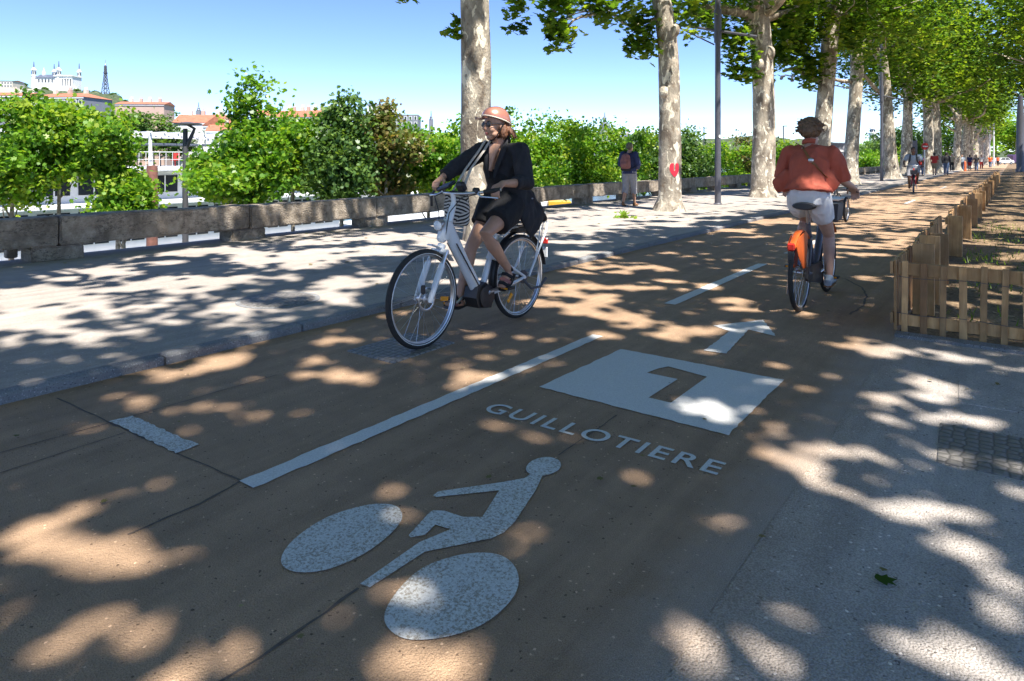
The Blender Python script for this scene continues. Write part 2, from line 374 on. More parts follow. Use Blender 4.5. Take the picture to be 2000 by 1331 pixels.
# ------------------------------------------------------------------ the setting: ground, path, kerb, quay, river
PZ = .055                                      # pavement level above the path
def sheet(name, x0, x1, y0, y1, z, mat, parent=None):
    o = MB().add([(x0,y0,z),(x1,y0,z),(x1,y1,z),(x0,y1,z)], [(0,1,2,3)]).build(name, mat, parent, False)
    if parent is None: tag(o, kind='structure')
    return o
def slab(name, x0, x1, y0, y1, z0, z1, mat):
    return tag(MB().box(((x0+x1)/2,(y0+y1)/2,(z0+z1)/2), (x1-x0,y1-y0,z1-z0)).build(name, mat, None, False), kind='structure')
sheet('ground', -4000, 4000, -4000, 4000, -8.6, M['land'])
sheet('river', -212, -31.5, -500, 1500, -7.1, M['water'])
slab('quay', -31.5, -10.35, -60, 420, -8.5, -6.0, M['quay'])
slab('far_bank', -900, -212, -500, 1500, -8.5, -3.0, M['land'])
slab('embankment', -10.35, 120, -60, 900, -8.4, -.05, M['stone'])
slab('pavement', -10.0, -4.45, -30, 330, -.04, PZ, M['sand'])
kb = MB(); y = -12.0; random.seed(3)
while y < 200:
    L = random.uniform(.92, 1.08); kb.box((-4.395, y+L/2, -.02), (.11, L-.012, .15+random.uniform(-.004,.004)), bev=.012); y += L
tag(kb.build('kerb', M['kerb'], None, True, 30), kind='structure')
path = MB(); ys = [-12+i*.5 for i in range(36)]+[6+i*4 for i in range(1, 80)]
edge = [(-.70+.008*math.sin(yy*2.3)+.006*math.sin(yy*7.1+1) if yy < 5.8 else -.70, yy) for yy in ys]
path.v = [(-4.34, yy, 0) for _, yy in edge]+[(xx, yy, 0) for xx, yy in edge]; n = len(edge)
path.f = [(i, n+i, n+i+1, i+1) for i in range(n-1)]
path = tag(path.build('cycle_path', M['ochre'], None, False), kind='structure')
sheet('asphalt', -.725, 14, -14, 5.68, -.0015, M['grey'])
def bumpy():
    m = MB(); X = [-.70+i*.22 for i in range(60)]+[13+i*4 for i in range(25)]; Y = [5.80+i*.22 for i in range(110)]+[31+i*3 for i in range(110)]
    for yy in Y:
        for xx in X:
            e = min(1, (xx+.70)/.5)
            m.v.append((xx, yy, -.012+e*(.045*noise.noise((xx*.9,yy*.9,0))+.03*noise.noise((xx*3,yy*3,4)))))
    w = len(X); m.f = [(j*w+i, j*w+i+1, (j+1)*w+i+1, (j+1)*w+i) for j in range(len(Y)-1) for i in range(w-1)]
    return m
tag(bumpy().build('bare_soil', M['dirt']), kind='structure')
slab('concrete_edging', -.70, 14, 5.68, 5.80, -.1, .02, M['kerb'])

# painted markings: parts of the path they are painted on
def flat(name, loops, z, mat, parent):
    cu = bpy.data.curves.new('c', 'CURVE'); cu.dimensions = '2D'; cu.fill_mode = 'BOTH'
    for lp in loops:
        sp = cu.splines.new('POLY'); sp.points.add(len(lp)-1); sp.use_cyclic_u = True
        for i, p in enumerate(lp): sp.points[i].co = (p[0], p[1], 0, 1)
    t = bpy.data.objects.new('t', cu); COL.objects.link(t)
    me = bpy.data.meshes.new_from_object(t.evaluated_get(bpy.context.evaluated_depsgraph_get())); bpy.data.objects.remove(t)
    for v in me.vertices: v.co.z = z
    return link(name, me, mat, parent, False)
def rag(loop, amp=.006, step=.05):
    out = []
    for i, a in enumerate(loop):
        b = loop[(i+1) % len(loop)]; k = max(1, int(math.hypot(b[0]-a[0], b[1]-a[1])/step))
        for j in range(k):
            t = j/k; out.append((a[0]+(b[0]-a[0])*t+random.uniform(-amp, amp), a[1]+(b[1]-a[1])*t+random.uniform(-amp, amp)))
    return out
def px(*pts): return [tuple(gp(a, b)[:2]) for a, b in pts]
flat('lane_line', [rag([(-2.53,1.53),(-2.43,1.53),(-2.43,4.385),(-2.52,4.385)], .005)], .004, M['paint'], path)
flat('lane_line', [rag([(-2.54,5.72),(-2.43,5.72),(-2.45,8.62),(-2.555,8.58)], .004)], .004, M['paint'], path)
for k in (2, 5, 8): flat('lane_line', [[(-2.55,-1.43+4.2*k+2.75),(-2.44,-1.43+4.2*k+2.75),(-2.44,-1.43+4.2*k+5.2),(-2.55,-1.43+4.2*k+5.2)]], .004, M['paint_worn'], path)
flat('stop_line', [rag([(-3.63,1.49),(-2.99,1.505),(-3.0,1.61),(-3.61,1.59)], .006, .03)], .004, M['paint_worn'], path)
one = px((1272,728),(1372,736),(1308,787),(1267,780),(1340,745),(1264,741))
one = [(-1.78,3.915),(-1.745,3.995),(-1.475,3.945),(-1.475,3.41),(-1.605,3.41),(-1.60,3.80),(-1.80,3.80)]
flat('route_number_panel', [rag([(-2.187,3.195),(-1.084,3.172),(-1.090,4.167),(-2.167,4.167)], .005, .04), one], .004, M['paint'], path)
flat('direction_arrow', [rag(px((1375,686),(1418,692),(1462,645),(1516,658),(1490,626),(1393,637),(1425,648)), .005, .03)], .004, M['paint'], path)
# bicycle symbol
def ellp(pts, n=40):
    (ax, ay), (bx, by), (cx, cy), (dx, dy) = [tuple(gp(*p)[:2]) for p in pts]   # left, right, bottom, top extremes
    ox, oy = (ax+bx+cx+dx)/4, (ay+by+cy+dy)/4
    return ox, oy
def wheel_disc(l, r, c, a, b, th): return None
def oval(P):                                   # smooth closed loop through pixel points
    q = [gp(*p) for p in P]; out = []; n = len(q)
    for i in range(n):
        p0, p1, p2, p3 = q[i-1], q[i], q[(i+1) % n], q[(i+2) % n]
        for j in range(6):
            t = j/6; out.append(tuple((.5*((2*p1)+(p2-p0)*t+(2*p0-5*p1+4*p2-p3)*t*t+(3*p1-p0-3*p2+p3)*t**3))[:2]))
    return out
flat('bicycle_symbol', [oval([(549,1095),(575,1055),(640,1012),(720,988),(772,990),(785,1015),(755,1052),(700,1090),(630,1117),(570,1118)])], .004, M['paint_worn'], path)
flat('bicycle_symbol', [oval([(751,1215),(770,1165),(825,1112),(905,1085),(975,1086),(1010,1118),(1005,1165),(950,1218),(870,1247),(790,1250)])], .004, M['paint_worn'], path)
flat('bicycle_symbol', [oval([(1027,918),(1040,902),(1068,895),(1092,902),(1093,918),(1070,930),(1040,930)])], .005, M['paint_worn'], path)
flat('bicycle_symbol', [px((1036,928),(1024,936),(980,944),(856,962),(846,970),(852,973),(975,960),(942,1012),(905,1012),(868,1000),(846,999),(838,1004),(798,1048),(802,1052),(830,1047),(850,1027),(880,1036),(818,1062),(703,1143),(722,1150),(830,1080),(960,1054),(985,1042),(1005,1022),(1046,960),(1060,930))], .004, M['paint_worn'], path)
# lettering
def lettering(txt, a, b, h, z, mat, parent, name):
    cu = bpy.data.curves.new('t', 'FONT'); cu.body = txt; cu.size = 1; cu.space_character = 1.18; cu.offset = .012
    t = bpy.data.objects.new('t', cu); COL.objects.link(t)
    me = bpy.data.meshes.new_from_object(t.evaluated_get(bpy.context.evaluated_depsgraph_get())); bpy.data.objects.remove(t)
    xs = [v.co.x for v in me.vertices]; ysv = [v.co.y for v in me.vertices]
    a, b = Vector(a), Vector(b); d = b-a; nrm = Vector((-d.y, d.x)).normalized(); x0, w, y0, hh = min(xs), max(xs)-min(xs), min(ysv), max(ysv)-min(ysv)
    for v in me.vertices:
        q = a+d*((v.co.x-x0)/w)+nrm*((v.co.y-y0)/hh*h); v.co = (q.x, q.y, z)
    return link(name, me, mat, parent, False)
lettering('GUILLOTIERE', (-2.225,2.715), (-.985,2.745), .135, .004, M['paint'], path, 'route_name_lettering')
# tarred joints in the binder
def strip(name, pts, w):
    m = MB(); P = [gp(*p) for p in pts]; Q = []
    for a, b in zip(P, P[1:]):
        k = max(2, int((b-a).length/.06)); Q += [a.lerp(b, i/k) for i in range(k)]
    Q.append(P[-1])
    for i, p in enumerate(Q):
        d = (Q[min(i+1, len(Q)-1)]-Q[max(i-1, 0)]).normalized(); s = Vector((-d.y, d.x, 0)); j = w*(.6+.5*random.random()); c = p+s*random.uniform(-w,w)*.35
        m.v += [tuple(c+s*j/2+Vector((0,0,.002))), tuple(c-s*j/2+Vector((0,0,.002)))]
    m.f = [(2*i, 2*i+1, 2*i+3, 2*i+2) for i in range(len(Q)-1)]
    return m.build(name, M['stain'], path, False)
strip('joint', [(112,778),(212,825),(350,888),(472,940),(492,952)], .010)
strip('joint', [(472,940),(390,985),(250,1045)], .012)
strip('joint', [(0,885),(215,826),(540,733)], .007); strip('joint', [(0,925),(245,845)], .006)
strip('joint', [(700,1150),(560,1250),(440,1328),(330,1400)], .012); strip('joint', [(1090,890),(1150,850),(1205,812)], .008)
k = [gp(1620,540),gp(1660,550),gp(1690,570),gp(1692,590),gp(1670,605),gp(1640,620)]
strip('skid_mark', [(1600,536),(1650,545),(1684,562),(1693,580),(1685,598),(1660,615)], .022)
# covers and grates
def cover(name, label, cx, cy, r, z, mat, sq=None):
    if sq: m = MB().box((cx,cy,z-.01), (sq[0],sq[1],.03), Matrix.Rotation(sq[2],3,'Z'), bev=.006); fr = MB()
    else: m = MB().lathe([(r*.88,z-.03),(r*.88,z+.004),(r*.86,z+.008)], 40, (cx,cy,0)); fr = MB().lathe([(r,z-.03),(r,z+.004),(r*.90,z+.004)], 40, (cx,cy,0))
    t = thing(name, label, 'manhole cover', (cx,cy,z)); 
    for q in (m, fr): q.v = [(a-cx,b-cy,c-z) for a,b,c in q.v]
    m.build('lid', mat, t, True, 30)
    if fr.v: fr.build('rim', M['kerb'], t, True, 30)
    return t
cover('manhole_cover', 'round patterned iron manhole cover in the sandy pavement near the kerb', -5.26, 3.56, .36, PZ, M['manhole'])
cover('manhole_cover', 'square hexagon-patterned access cover in the ochre path under the white bicycle', -3.42, 3.30, 0, .003, M['cobble'], (.46,.60,0))
cover('manhole_cover', 'large hexagon-patterned cover in the grey asphalt at the right edge', .08, 3.72, 0, -.002, M['cobble'], (.72,.52,.05))
cover('utility_cover', 'flat grey ribbed cover in the asphalt in front of the pallet fence', .15, 4.62, 0, -.002, M['grey'], (.80,.50,.05))
cover('manhole_cover', 'small dark drain cover in the pavement behind the cyclist in black', -5.95, 5.95, .17, PZ, M['manhole'])

# ------------------------------------------------------------------ stone parapet on the river side
par = thing('stone_parapet', 'long low weathered stone parapet with open gaps between piers on the river side', 'parapet', (-9.7,0,PZ))
def rough_block(name, c, d, parent, amp=.016):
    import bmesh
    bm = bmesh.new(); bmesh.ops.create_cube(bm, size=1)
    for v in bm.verts: v.co = Vector((v.co.x*d[0], v.co.y*d[1], v.co.z*d[2]))
    bmesh.ops.bevel(bm, geom=list(bm.edges), offset=.018, segments=2, affect='EDGES')
    if d[1] > 1: bmesh.ops.subdivide_edges(bm, edges=[e for e in bm.edges if abs(e.verts[0].co.y-e.verts[1].co.y) > 1], cuts=26, use_grid_fill=True)
    for v in bm.verts:
        q = v.co+Vector(c); v.co += Vector((noise.noise(q*3.1), noise.noise(q*4+Vector((3,0,0)))*.5, noise.noise(q*2.7+Vector((0,7,0)))))*amp
        v.co += Vector(c)
    me = bpy.data.meshes.new(name); bm.to_mesh(me); bm.free()
    return link(name, me, M['stone'], parent, True, 50)
py0 = 3.32-2.6*5; random.seed(5)
for i in range(32):
    yc = py0+i*2.6
    rough_block('pier', (.0, yc, .08), (.36, .58, .19), par)
    rough_block('beam', (.0, yc+1.3, .355+random.uniform(-.006,.006)), (.42, 2.585, .355), par)
tag(MB().box((0,0,.18), (.12,.12,.36), bev=.015).build('bollard', M['stone']), 'short square stone stub under the parapet at the left edge', 'stub').location = gp(22, 511, PZ)+Vector((-.35,.1,0))

# ------------------------------------------------------------------ pallet wood fence
def pallet(name, label, L, group, seed, first=True):
    r = random.Random(seed); t = thing(name, label, 'fence', (0,0,0), 0, group)
    for z, h in ((.485, .095), (.10, .085)): MB().box((L/2, .022, z), (L, .02, h), bev=.003).build('rail', M['wood'], t, True, 30)
    n = int(L/.112)
    for k in range(n):
        x = .04+k*(L-.08)/(n-1)
        MB().box((0,0,0), (.043+r.uniform(-.005,.009), .018, .535+r.uniform(-.015,.02)), Matrix.Rotation(r.uniform(-.02,.02),3,'Y'), bev=.003).build('slat', M['wood'] if r.random() < .75 else M['wood_d'], t, True, 30).location = (x, 0, .272)
    return t
FG = 'pallet fence panels along the cycle path'
f1 = pallet('pallet_fence', 'pallet fence panel facing the camera at the corner beside the path', 1.42, None, 1); f1.location = (-.69, 5.83, 0); f1.rotation_euler.z = .01
f2 = pallet('pallet_fence', 'pallet fence panel facing the camera cut by the right edge', 1.42, None, 2); f2.location = (.75, 5.845, 0); f2.rotation_euler.z = .015
P1 = pallet('pallet_fence', 'pallet fence panel running along the path behind the corner post', 1.18, FG, 3); P1.location = (-.72, 5.86, 0); P1.rotation_euler.z = math.pi/2
P2 = pallet('pallet_fence', 'second pallet fence panel along the path from the corner', 1.18, FG, 4)
P3 = pallet('pallet_fence', 'third pallet fence panel along the path from the corner', 1.18, FG, 6)
P2.location = (-.70, 7.08, 0); P2.rotation_euler.z = math.pi/2+.05; P3.location = (-.75, 8.30, 0); P3.rotation_euler.z = math.pi/2-.03
r = random.Random(9)
def bpost(x, y, h, w, mat, label, group=None):
    o = MB().box((0,0,h/2), (w,.03,h), bev=.004).build('fence_post', mat, None, True, 30); o.location = (x,y,0); o.rotation_euler.z = r.uniform(-.3,.3)
    return tag(o, label, 'post', group)
for k, (x, y, h) in enumerate([(-.60,6.62,.60),(-.60,7.15,.62)]): bpost(x, y, h, .16, M['wood'], ['wide dark plank nailed behind the first path fence panel','wide plank post where the second path fence panel begins'][k])
for k in range(34):
    q = dup((P1,P2,P3)[k % 3]); q.location = (-.72+r.uniform(-.03,.03), 9.52+k*1.22, r.uniform(-.01,.02)); q.rotation_euler = (r.uniform(-.05,.05), 0, math.pi/2+r.uniform(-.05,.05))
    q['label'] = 'weathered pallet fence panel further along the row beside the ochre path'
for k in range(16):
    o = bpost(-.62, 8.4+k*2.44, .53+r.uniform(-.03,.03), .17, M['wood'], 'broad upright plank backing the pallet fence on its soil side', 'planks backing the pallet fence')
def fence_wire():
    m = MB()
    for z in (.43, .155): m.tube([(-.70+i*.12, 5.815+.004*math.sin(i*2.1), z-.008*math.sin(i*1.3)) for i in range(24)], .0022, 5)
    return m
tag(fence_wire().build('fence_wire', M['iron']), 'thin dark wire tied across the front pallet slats', 'wire')

# ------------------------------------------------------------------ lamp posts, signs, boards
def lamp_post(x, y, label, up, h=8.2):
    t = thing('lamp_post', label, 'lamp post', (x,y,PZ)); ah = 4.75
    MB().lathe([(.115,0),(.115,.02),(.085,.05),(.080,2.0),(.072,4.4),(.072,h)], 18).build('pole', M['post'], t)
    MB().lathe([(.10,4.45),(.10,5.35)], 18).build('sleeve', M['post'], t)
    a, b = Vector((1.05,0,ah-.25)), Vector((-5.2,0,ah+up))
    MB().tube([a, a.lerp(b,.3), b], .035, 8).build('arm', M['post'], t)
    MB().tube([(-.1,0,ah-.35),(-1.2,0,ah+.28)], .02, 6).build('brace', M['post'], t)
    m = MB(); m.tube([b+Vector((.42,0,-.08)), b+Vector((.42,0,-.42))], [.05,.11], 12); o = m.build('lamp_head', M['iron'], t)
    MB().ell(b+Vector((.42,0,-.42)), (.10,.10,.05)).build('lens', M['glass_l'], o)
    m = MB(); m.tube([b+Vector((.02,0,-.05)), b+Vector((-.16,-.05,-.10)), b+Vector((-.2,-.06,-.26))], [.05,.10,.09], 12); o = m.build('lamp_head', M['iron'], t)
    MB().ell(b+Vector((-.2,-.06,-.26)), (.08,.08,.04)).build('lens', M['slate'], o)
    return t
q = gp(1402,400,PZ); t = lamp_post(q.x, q.y, 'tall grey lamp post with slanted arm and round white sticker', 1.37)
MB().lathe([(.045,0),(.045,.003)], 20, (.074,-.045,1.87), Matrix.Rotation(math.pi/2,3,'Y') @ Matrix.Rotation(.5,3,'X')).build('sticker', M['white_w'], t)
q = gp(1722,354,PZ); lamp_post(q.x, q.y, 'second grey lamp post further down the row of plane trees', 1.6)
bd = thing('notice_board', 'tall grey slatted metal board standing behind the rider in red', 'board', gp(1640,358,PZ), YAW)
MB().box((0,0,1.05), (1.10,.10,2.0), bev=.01).build('board_panel', M['cloth_g'], bd, True, 30)
for k in range(7): MB().box((.12,-.06,.45+k*.2), (.62,.015,.09), Matrix.Rotation(.16,3,'Y')).build('slat', M['white_w'], bd, False)
MB().box((0,0,2.07), (1.2,.16,.05)).build('top_rail', M['steel'], bd, False)
ns = thing('no_entry_sign', 'round red no entry sign with white bar on a thin pole', 'road sign', dp(1806,343,52), YAW)
MB().tube([(0,0,0),(0,0,2.5)], .03, 8).build('pole', M['steel'], ns)
d = MB().lathe([(.27,0),(.27,.03)], 28, (0,-.03,2.25), Matrix.Rotation(math.pi/2,3,'X')).build('sign_disc', M['cloth_red'], ns)
MB().box((0,-.075,2.25), (.38,.02,.10)).build('white_bar', M['white_w'], d, False)
ip = thing('information_panel', 'tall grey panel on two posts behind the approaching cyclist', 'sign', dp(1785,343,55), YAW)
MB().box((0,0,1.9), (.55,.06,1.9), bev=.01).build('panel', M['post'], ip, True, 30)
for s in (-.25,.25): MB().tube([(s,0,0),(s,0,2.9)], .03, 8).build('pole', M['steel'], ip)
for px_, D, h, l in ((1933,120,9,'slim white pole standing left of the white car far down the path'),(1941,118,11,'tall pale flagpole standing in front of the white car')):
    b = dp(px_, 330, D); b.z = 0; tag(MB().tube([b, b+Vector((0,0,h))], .12, 10).build('flagpole', M['white_w']), l, 'pole')
b = dp(1993, 337, 66); b.z = 0
dpst = thing('sign_pole', 'thick dark pole standing at the right edge beyond the fence', 'pole', b, YAW)
MB().lathe([(.42,0),(.42,.1),(.34,.3),(.33,5.2),(.20,7.5)], 14).build('pole', M['post'], dpst)

# ------------------------------------------------------------------ car, far down
def car(loc, rz, label):
    t = thing('parked_car', label, 'car', loc, rz)
    side = [(-2.1,.35),(-2.15,.75),(-1.95,1.0),(-1.5,1.05),(-.95,1.5),(.75,1.52),(1.35,1.05),(2.0,.95),(2.15,.65),(2.1,.35)]
    m = MB().prism(side, 'y', -.86, .86); m.build('body', M['car'], t, True, 30)
    for s in (-1,1):
        MB().prism([(-1.35,1.05),(-.9,1.42),(-.15,1.44),(-.15,1.03)], 'y', s*.862, s*.87).build('side_window', M['win'], t, False)
        MB().prism([(-.05,1.03),(-.05,1.44),(.68,1.44),(1.15,1.05)], 'y', s*.862, s*.87).build('side_window', M['win'], t, False)
        for x in (-1.35,1.38):
            w = MB().torus((x,s*.80,.33), .24, .09, 20, 8).build('wheel', M['rubber'], t)
            MB().lathe([(.2,-.06),(.2,.06)], 16, (x,s*.80,.33), Matrix.Rotation(math.pi/2,3,'X')).build('hubcap', M['steel'], w)
        MB().ell((2.02,s*.6,.72), (.12,.18,.09)).build('headlight', M['glass_l'], t)
    return t
b = dp(1958, 325, 150); b.z = -.02; car(b, YAW+math.radians(8), 'white hatchback parked across the far end of the path')
b = dp(1992, 323, 160); b.z = -.02
van = thing('parked_van', 'dark purple van cut by the right edge beyond the white car', 'van', b, YAW)
MB().prism([(-2.3,.35),(-2.35,2.0),(-2.1,2.3),(1.2,2.3),(1.9,1.4),(2.4,1.2),(2.45,.35)], 'y', -.95, .95).build('body', simple('purple_paint',(.09,.05,.12),.4), van, True, 30)
for x in (-1.4,1.5): MB().torus((x,-.9,.35), .25, .1, 18, 8).build('wheel', M['rubber'], van)
MB().prism([(.3,1.5),(.3,2.1),(1.15,2.1),(1.75,1.45)], 'y', -.96, -.955).build('side_window', M['win'], van, False)
# ------------------------------------------------------------------ foliage
Sv = np.array(sdir)
def snoise(x, y, f, seed, k=7):
    r = np.random.default_rng(seed); s = np.zeros_like(x)
    for i in range(k):
        a = r.uniform(0, 2*math.pi); w = f*r.uniform(.6, 1.7); s += np.sin(w*(x*math.cos(a)+y*math.sin(a))+r.uniform(0, 6.28))
    return s/math.sqrt(k/2)
def to_px(x, y, z):
    D = -sY*x+cY*y; R = cY*x+sY*y; D = np.where(np.abs(D) < 1e-3, 1e-3, D)
    return 1000+FPX*R/D, HZ+(CAM_H-z)*FPX/D, D
# gaps in the canopy: the sun flecks on the ground (photo pixels: centre, half axes, tilt in degrees)
FLECKS = [(130,1010,140,26,-16),(165,1090,175,55,0),(20,1100,60,50,0),(120,1275,170,48,-6),(260,1205,70,26,0),
 (480,1130,30,12,0),(575,1215,130,42,-8),(560,1300,170,40,0),(890,1300,130,55,0),(790,1185,80,48,-20),(1040,1315,70,25,0),
 (790,965,52,22,0),(700,945,40,10,0),(655,675,42,15,-8),(695,735,46,20,8),(620,705,38,9,0),(620,735,40,8,0),(785,715,34,13,0),(430,708,70,17,-14),(310,735,60,9,-10),
 (250,748,40,8,0),(480,790,50,7,0),(390,797,36,10,0),(380,842,38,9,0),(480,825,40,10,0),(320,950,40,14,0),
 (1135,585,105,34,-4),(1190,618,110,18,6),(1320,640,110,12,12),(1330,655,60,9,0),(1180,655,35,9,10),(1240,560,110,10,-6),(1170,530,80,9,0),(1150,505,60,8,0),(1350,560,70,9,0),(1230,520,90,8,4),
 (1450,638,70,12,0),(1400,802,80,20,6),(1520,715,38,8,0),(1600,733,70,8,5),(1480,585,70,7,0),(1490,600,60,10,0),(1590,615,70,9,4),
 (1070,660,45,9,0),(1020,660,20,8,0),(930,740,50,14,0),(970,835,40,10,6),(1040,850,40,8,10),
 (1760,795,85,36,8),(1520,858,75,24,14),(1550,912,110,20,18),(1690,890,75,20,10),(1730,682,85,17,10),(1895,705,80,9,10),(1830,760,60,22,12),(1960,722,40,8,8),(1900,825,80,10,12),
 (1790,1005,105,24,8),(1870,1045,60,9,18),(1960,1045,60,16,22),(1945,1120,120,38,25),(1985,1190,70,60,20),(1870,1290,120,46,20),(1680,1130,50,22,20),(1430,1035,55,26,4),(1340,1095,42,18,15),
 (1410,1255,120,40,10),(1620,1250,90,26,10),(1520,1190,60,18,10),(1860,930,30,14,0),(1970,955,40,8,10),
 (90,592,140,27,-4),(190,545,120,16,-4),(60,650,80,40,-10),(300,565,90,14,-6),(20,690,25,9,0),(170,668,85,14,-4),(250,645,40,8,0),(370,570,70,18,-4),(290,525,90,5,-4),(500,555,70,8,0),
 (640,580,60,14,0),(700,555,90,12,-4),(560,555,40,9,0),(470,612,62,13,0),(660,600,50,10,8),(500,510,70,13,-4),(620,505,90,13,-3),(740,500,60,12,0),(420,500,90,10,-5),(600,525,60,9,0),(320,505,80,5,-8),(640,478,70,7,-4),(760,470,60,10,-3),(870,478,60,22,0),
 (560,585,34,9,0),(900,520,60,10,0),(900,560,80,8,0),(30,535,50,4,0),
 (1350,408,190,17,-2),(1140,440,110,8,-2),(1130,455,100,6,0),(1420,395,120,10,0),(1260,428,130,7,0),(1560,392,60,8,0),(1090,425,60,6,0),(1200,450,60,4,0),(1120,480,60,5,0),
 (1700,480,150,9,0),(1750,440,110,10,0),(1770,420,130,11,-2),(1690,395,110,7,0),(1800,390,110,7,0),(1720,545,50,5,0),(1640,500,90,6,0),(1850,370,80,5,0),(1930,410,60,8,0),(1920,470,50,10,0),(1850,560,60,6,0),(1905,592,80,8,0),(1960,572,50,6,0),(1790,600,30,5,0),(1900,625,70,6,0),(1960,440,50,14,0),(1930,520,60,8,0),(1985,500,40,10,0),(1760,405,80,8,0),(1150,420,60,5,0)]
FL = np.array(FLECKS, float); FL[:,2:4] *= 1.04
WALL_SUN = [(650,682),(690,702),(715,830),(1018,1036),(1055,1080),(1120,1180),(440,458)]
WALL_SUN = [tuple(sorted((xp(a,420,-9.5).y, xp(b,420,-9.5).y))) for a, b in WALL_SUN]
# things the photo shows in full sun: (x, y, z, radius, x, y, z of the other end)
SUNLIT = [(-3.27,4.19,1.68,.17,-3.2,4.24,1.60), (-3.22,4.72,.78,.10,-3.22,4.80,.5), (-1.45,6.0,.62,.10,-1.45,6.1,.60), (-1.32,6.40,1.06,.08,-1.2,6.40,1.30),
  (-6.9,8.5,2.6,.24,-6.9,8.5,4.2), (-6.75,15.35,.1,.16,-6.8,15.4,1.6), (-6.55,22.7,.1,.36,-6.55,22.7,5.6), (-6.2,42.6,.2,.4,-6.3,42.6,5)]
# lower edge of the plane-tree canopy against the sky
EDGE_X = [0,770,778,800,806,866,870,903,905,976,985,1028,1034,1062,1066,1118,1124,1160,1165,1218,1225,1290,1296,1330,1334,1392,1404,1416,1472,1508,1515,1560,1600,1640,1690,1760,1850,2000]
EDGE_Y = [-9,-9,14,10,-9,-9,78,78,-9,-9,72,72,34,38,108,108,48,52,66,66,118,122,80,78,72,66,80,160,165,165,150,170,172,205,210,262,285,300]
def keep_leaf(P, dens_gap):
    x, y, z = P[:,0], P[:,1], P[:,2]
    t = (z-.02)/Sv[2]; gx, gy = x-Sv[0]*t, y-Sv[1]*t
    px_, py_, D = to_px(gx, gy, 0*gx)
    vis = (D > .4) & (px_ > -80) & (px_ < 2080) & (py_ < 1400)
    lit = np.zeros(len(P), bool)
    wob = 1+.22*snoise(gx, gy, 5.0, 11)+.20*snoise(gx, gy, 13.0, 12)+.12*snoise(gx, gy, 31.0, 13)
    for cx, cy, rx, ry, tl in FL:
        a = math.radians(tl); dx, dy = px_-cx, py_-cy
        u = (dx*math.cos(a)+dy*math.sin(a))/rx; v = (-dx*math.sin(a)+dy*math.cos(a))/ry
        lit |= (u*u+v*v < np.clip(wob, .55, 1.6)) & vis
    hole = snoise(gx, gy, 9.0, 41)+.5*snoise(gx, gy, 21.0, 42); pan = (gx > -2.3) & (gx < -1.2) & (gy > 3.3) & (gy < 4.2)
    lit &= (snoise(gx, gy, 12.0, 43)+.6*snoise(gx, gy, 26.0, 44) < np.where(gx < -4.4, 1.9, 1.25)); lit |= vis & (hole > np.where(gx < -4.4, 2.3, 1.85)) & ~pan
    tw = (x+9.5)/Sv[0]; wy, wz = y-Sv[1]*tw, z-Sv[2]*tw
    for a, b in WALL_SUN: lit |= (tw > 0) & (wz > .1) & (wz < .75) & (wy > a) & (wy < b)
    for s in SUNLIT:
        A = np.array(s[:3]); d = np.array(s[4:])-A; L = np.linalg.norm(d); d /= L; nn = np.cross(Sv, d); nn /= np.linalg.norm(nn)
        Q = P-A; off = Q @ nn; Qp = Q-off[:,None]*nn; M2 = np.array([[Sv@Sv, Sv@d],[Sv@d, d@d]]); rhs = np.stack([Qp@Sv, Qp@d], 0); ts, td = np.linalg.solve(M2, rhs)
        lit |= (np.abs(off) < s[3]) & (ts > .3) & (td > -s[3]*.5) & (td < L+s[3]*.5) & (snoise(off*3, td, 4, 31) < 1.1)
    n1 = snoise(gx, gy, 3.6, 5)+.5*snoise(gx, gy, 9, 6)
    near = vis & (gy < 11) & (gx < 1.6)
    lit |= (~near) & (n1 > dens_gap)
    px2, py2, D2 = to_px(x, y, z)
    fr = (D2 > .4) & (px2 > -40) & (px2 < 2040)
    lim = np.interp(px2, EDGE_X, EDGE_Y); lim = np.where(lim > 0, lim+18*snoise(x*2, y*2, 2.2, 21)+9*snoise(x, z, 9, 22), lim)
    sky_ = fr & (py2 > lim) & (py2 > -25) & (py2 < 420)
    return ~lit & ~sky_
